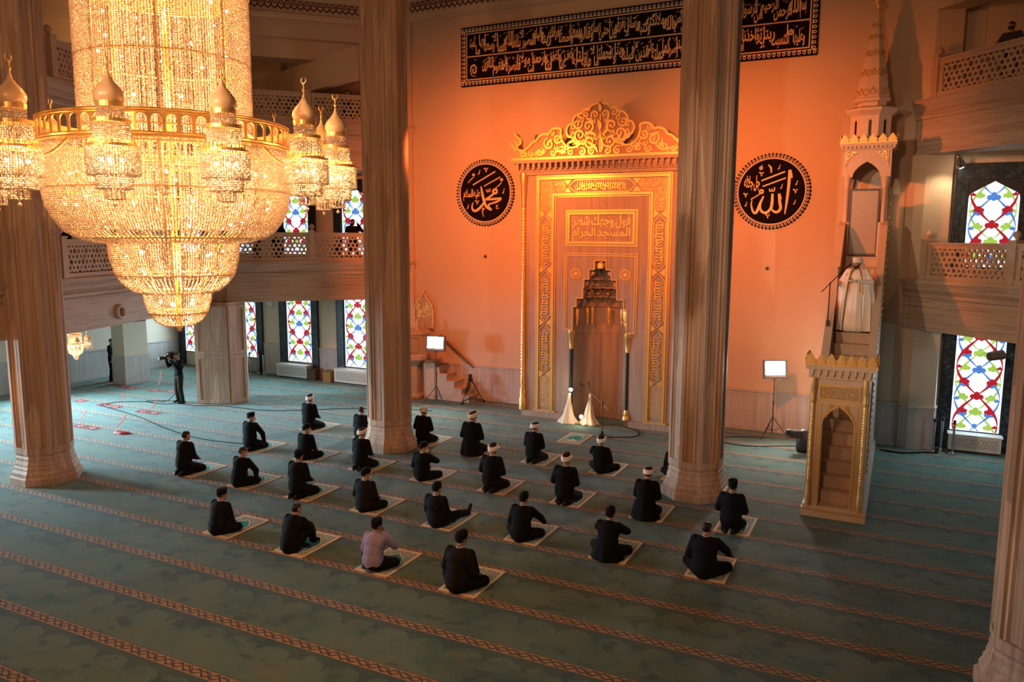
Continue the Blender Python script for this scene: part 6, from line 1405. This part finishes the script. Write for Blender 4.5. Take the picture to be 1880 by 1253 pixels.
standing('upper_gallery_watcher', 'dark hatted figure at the upper left gallery rail touching the column edge', (-17.0, 23.2, 9.3), R(-120), dict(suit=SUIT, arms=arms_rail, hat='skullcap', s=.82))
tm, Mx = standing('upper_gallery_guard', 'masked figure in grey leaning over the upper right gallery rail', (1.98, 22.36, 9.25), R(150), dict(suit=cloth('grey_uniform_cloth', (.06, .055, .055)), arms=arms_rail, hat='hair', s=.9))
m = MB(); P = lambda x, y, z: Mx @ Vector((x, y, z)); m.loft([[P(.078*sin(a), .025+(.098-.012*abs(v-2.2)*.5)*cos(a), -.012-.085*v/5) for a in [-1.35+2.7*k/12 for k in range(13)]] for v in range(6)], False, False); m.build('face_mask', cloth('dark_mask', (.05, .06, .08)), tm, 180)
# ---- the preacher on the pulpit steps
def arms_imam(S): return {-1: S[-1]+V((-.16, .10, -.24)), 1: S[1]+V((.16, .05, -.26))}, {-1: V((-.06, .36, 1.22)), 1: V((.34, .22, 1.10))}, {-1: (.75, .45, .0), 1: (.1, .45, .5)}, {-1: (-.3, .3, -1), 1: (1, .2, .2)}
WROBE = cloth('white_robe_cloth', (.86, .81, .74), .04); WTHOBE = cloth('white_thobe_cloth', (.88, .84, .78), .03)
imz = .24+13*(5.28-.24)/NS; imy = 16.8+.30+12.45*(YT-.30)/NS
im, Mx = standing('preacher', 'preacher in white robe with gold trim and white turban on the tall pulpit steps', (-.93, imy, imz), R(172), dict(suit=WTHOBE, arms=arms_imam, hat='white_turban', legs=False, yaw=-.5, nod=-.12, stance=.05, s=1.02, curl=.9))
B = Blob(); P = lambda x, y, z: Mx @ Vector((x, y, z)); B.cap(P(-.04, .055, -.075), P(.04, .055, -.075), .030); B.cap(P(0, .07, -.075), P(0, .075, -.105), .032, .022)
for s in (-1, 1): B.cap(P(s*.045, .05, -.07), P(s*.068, .01, -.02), .022, .014)
B.obj('beard', HAIR, im, .010, 2)
n = 60; m = MB()
m.loft([[((rx*(1+f_*sin(9*2*PI*j/n+z*2)))*cos(2*PI*j/n), (ry*(1+f_*sin(11*2*PI*j/n)))*sin(2*PI*j/n)+.02, z) for j in range(n)] for rx, ry, z, f_ in ((.26, .22, .035, .07), (.255, .215, .2, .07), (.23, .19, .6, .05), (.20, .16, .95, .03), (.19, .15, 1.15, .01))]); m.build('thobe', WTHOBE, im, 180)
m = MB(); K = 44; rings = []
for rx, ry, z, f_ in ((.42, .27, .05, .10), (.42, .27, .25, .10), (.415, .25, .6, .085), (.40, .235, .9, .06), (.37, .215, 1.1, .04), (.33, .19, 1.25, .02), (.27, .155, 1.38, .005), (.20, .11, 1.46, 0), (.10, .085, 1.50, 0)):
    g = .52-.10*(z/1.5); rings.append([((rx*(1+f_*sin(13*a+z)))*cos(a), (ry*(1+f_*sin(15*a)))*sin(a)+.0, z) for a in [PI/2+g+(2*PI-2*g)*k/K for k in range(K+1)]])
inn = [[(x*.965, y*.955, z) for x, y, z in r] for r in rings]
for r_, i_ in zip(rings, inn): r_ += i_[::-1]
m.loft(rings); m.build('cloak', WROBE, im, 60)
m = MB()
for s in (0, K):
    pts_ = [Vector(r[s])+Vector((0, .006, 0)) for r in rings[3:]]; m.tube(spline(pts_, 4), .022, 6, squash=.4)
for sx in (-1, 1): m.tube([(sx*.10, .2, 1.2), (sx*.11, .22, .95)], .008, 6)
m.build('gold_trim', GOLDM, im)
m = MB().box(-.08, .34, 1.242, .13, .52, 1.252).box(-.08, .34, 1.252, .125, .515, 1.262); o = m.build('booklet', WHITE); o.parent = None
bk = o; bk.location = im.location; bk.rotation_euler = im.rotation_euler; tag(bk, 'white booklet held in the hand of the preacher in white', 'booklet')
st = thing('staff', 'dark wooden staff held by the preacher, standing on the pulpit step', 'staff', (-1.322, imy-.223, imz-.252)); MB().tube([(0, 0, 0), (0, 0, 1.78)], .016, 8).ball((0, 0, 1.79), .028, 10, 8).build('shaft', DARKWOOD, st)
ms = thing('pulpit_microphone', 'microphone on a boom arm clamped to the left pulpit wall before the preacher', 'microphone', (-1.47, imy-.65, imz+.2))
MB().tube([(0, 0, .0), (.01, 0, 1.02)], .013, 8).box(-.03, -.03, -.02, .04, .03, .12).build('pole', BLACK, ms); MB().tube([(-.17, -.03, .78), (.02, 0, 1.0), (.30, .22, 1.33)], .011, 8).build('boom', BLACK, ms)
MB().tube([(.28, .2, 1.31), (.38, .27, 1.40)], [.016, .022], 8).ball((.40, .285, 1.415), .034, 10, 8).build('microphone', BLACK, ms)
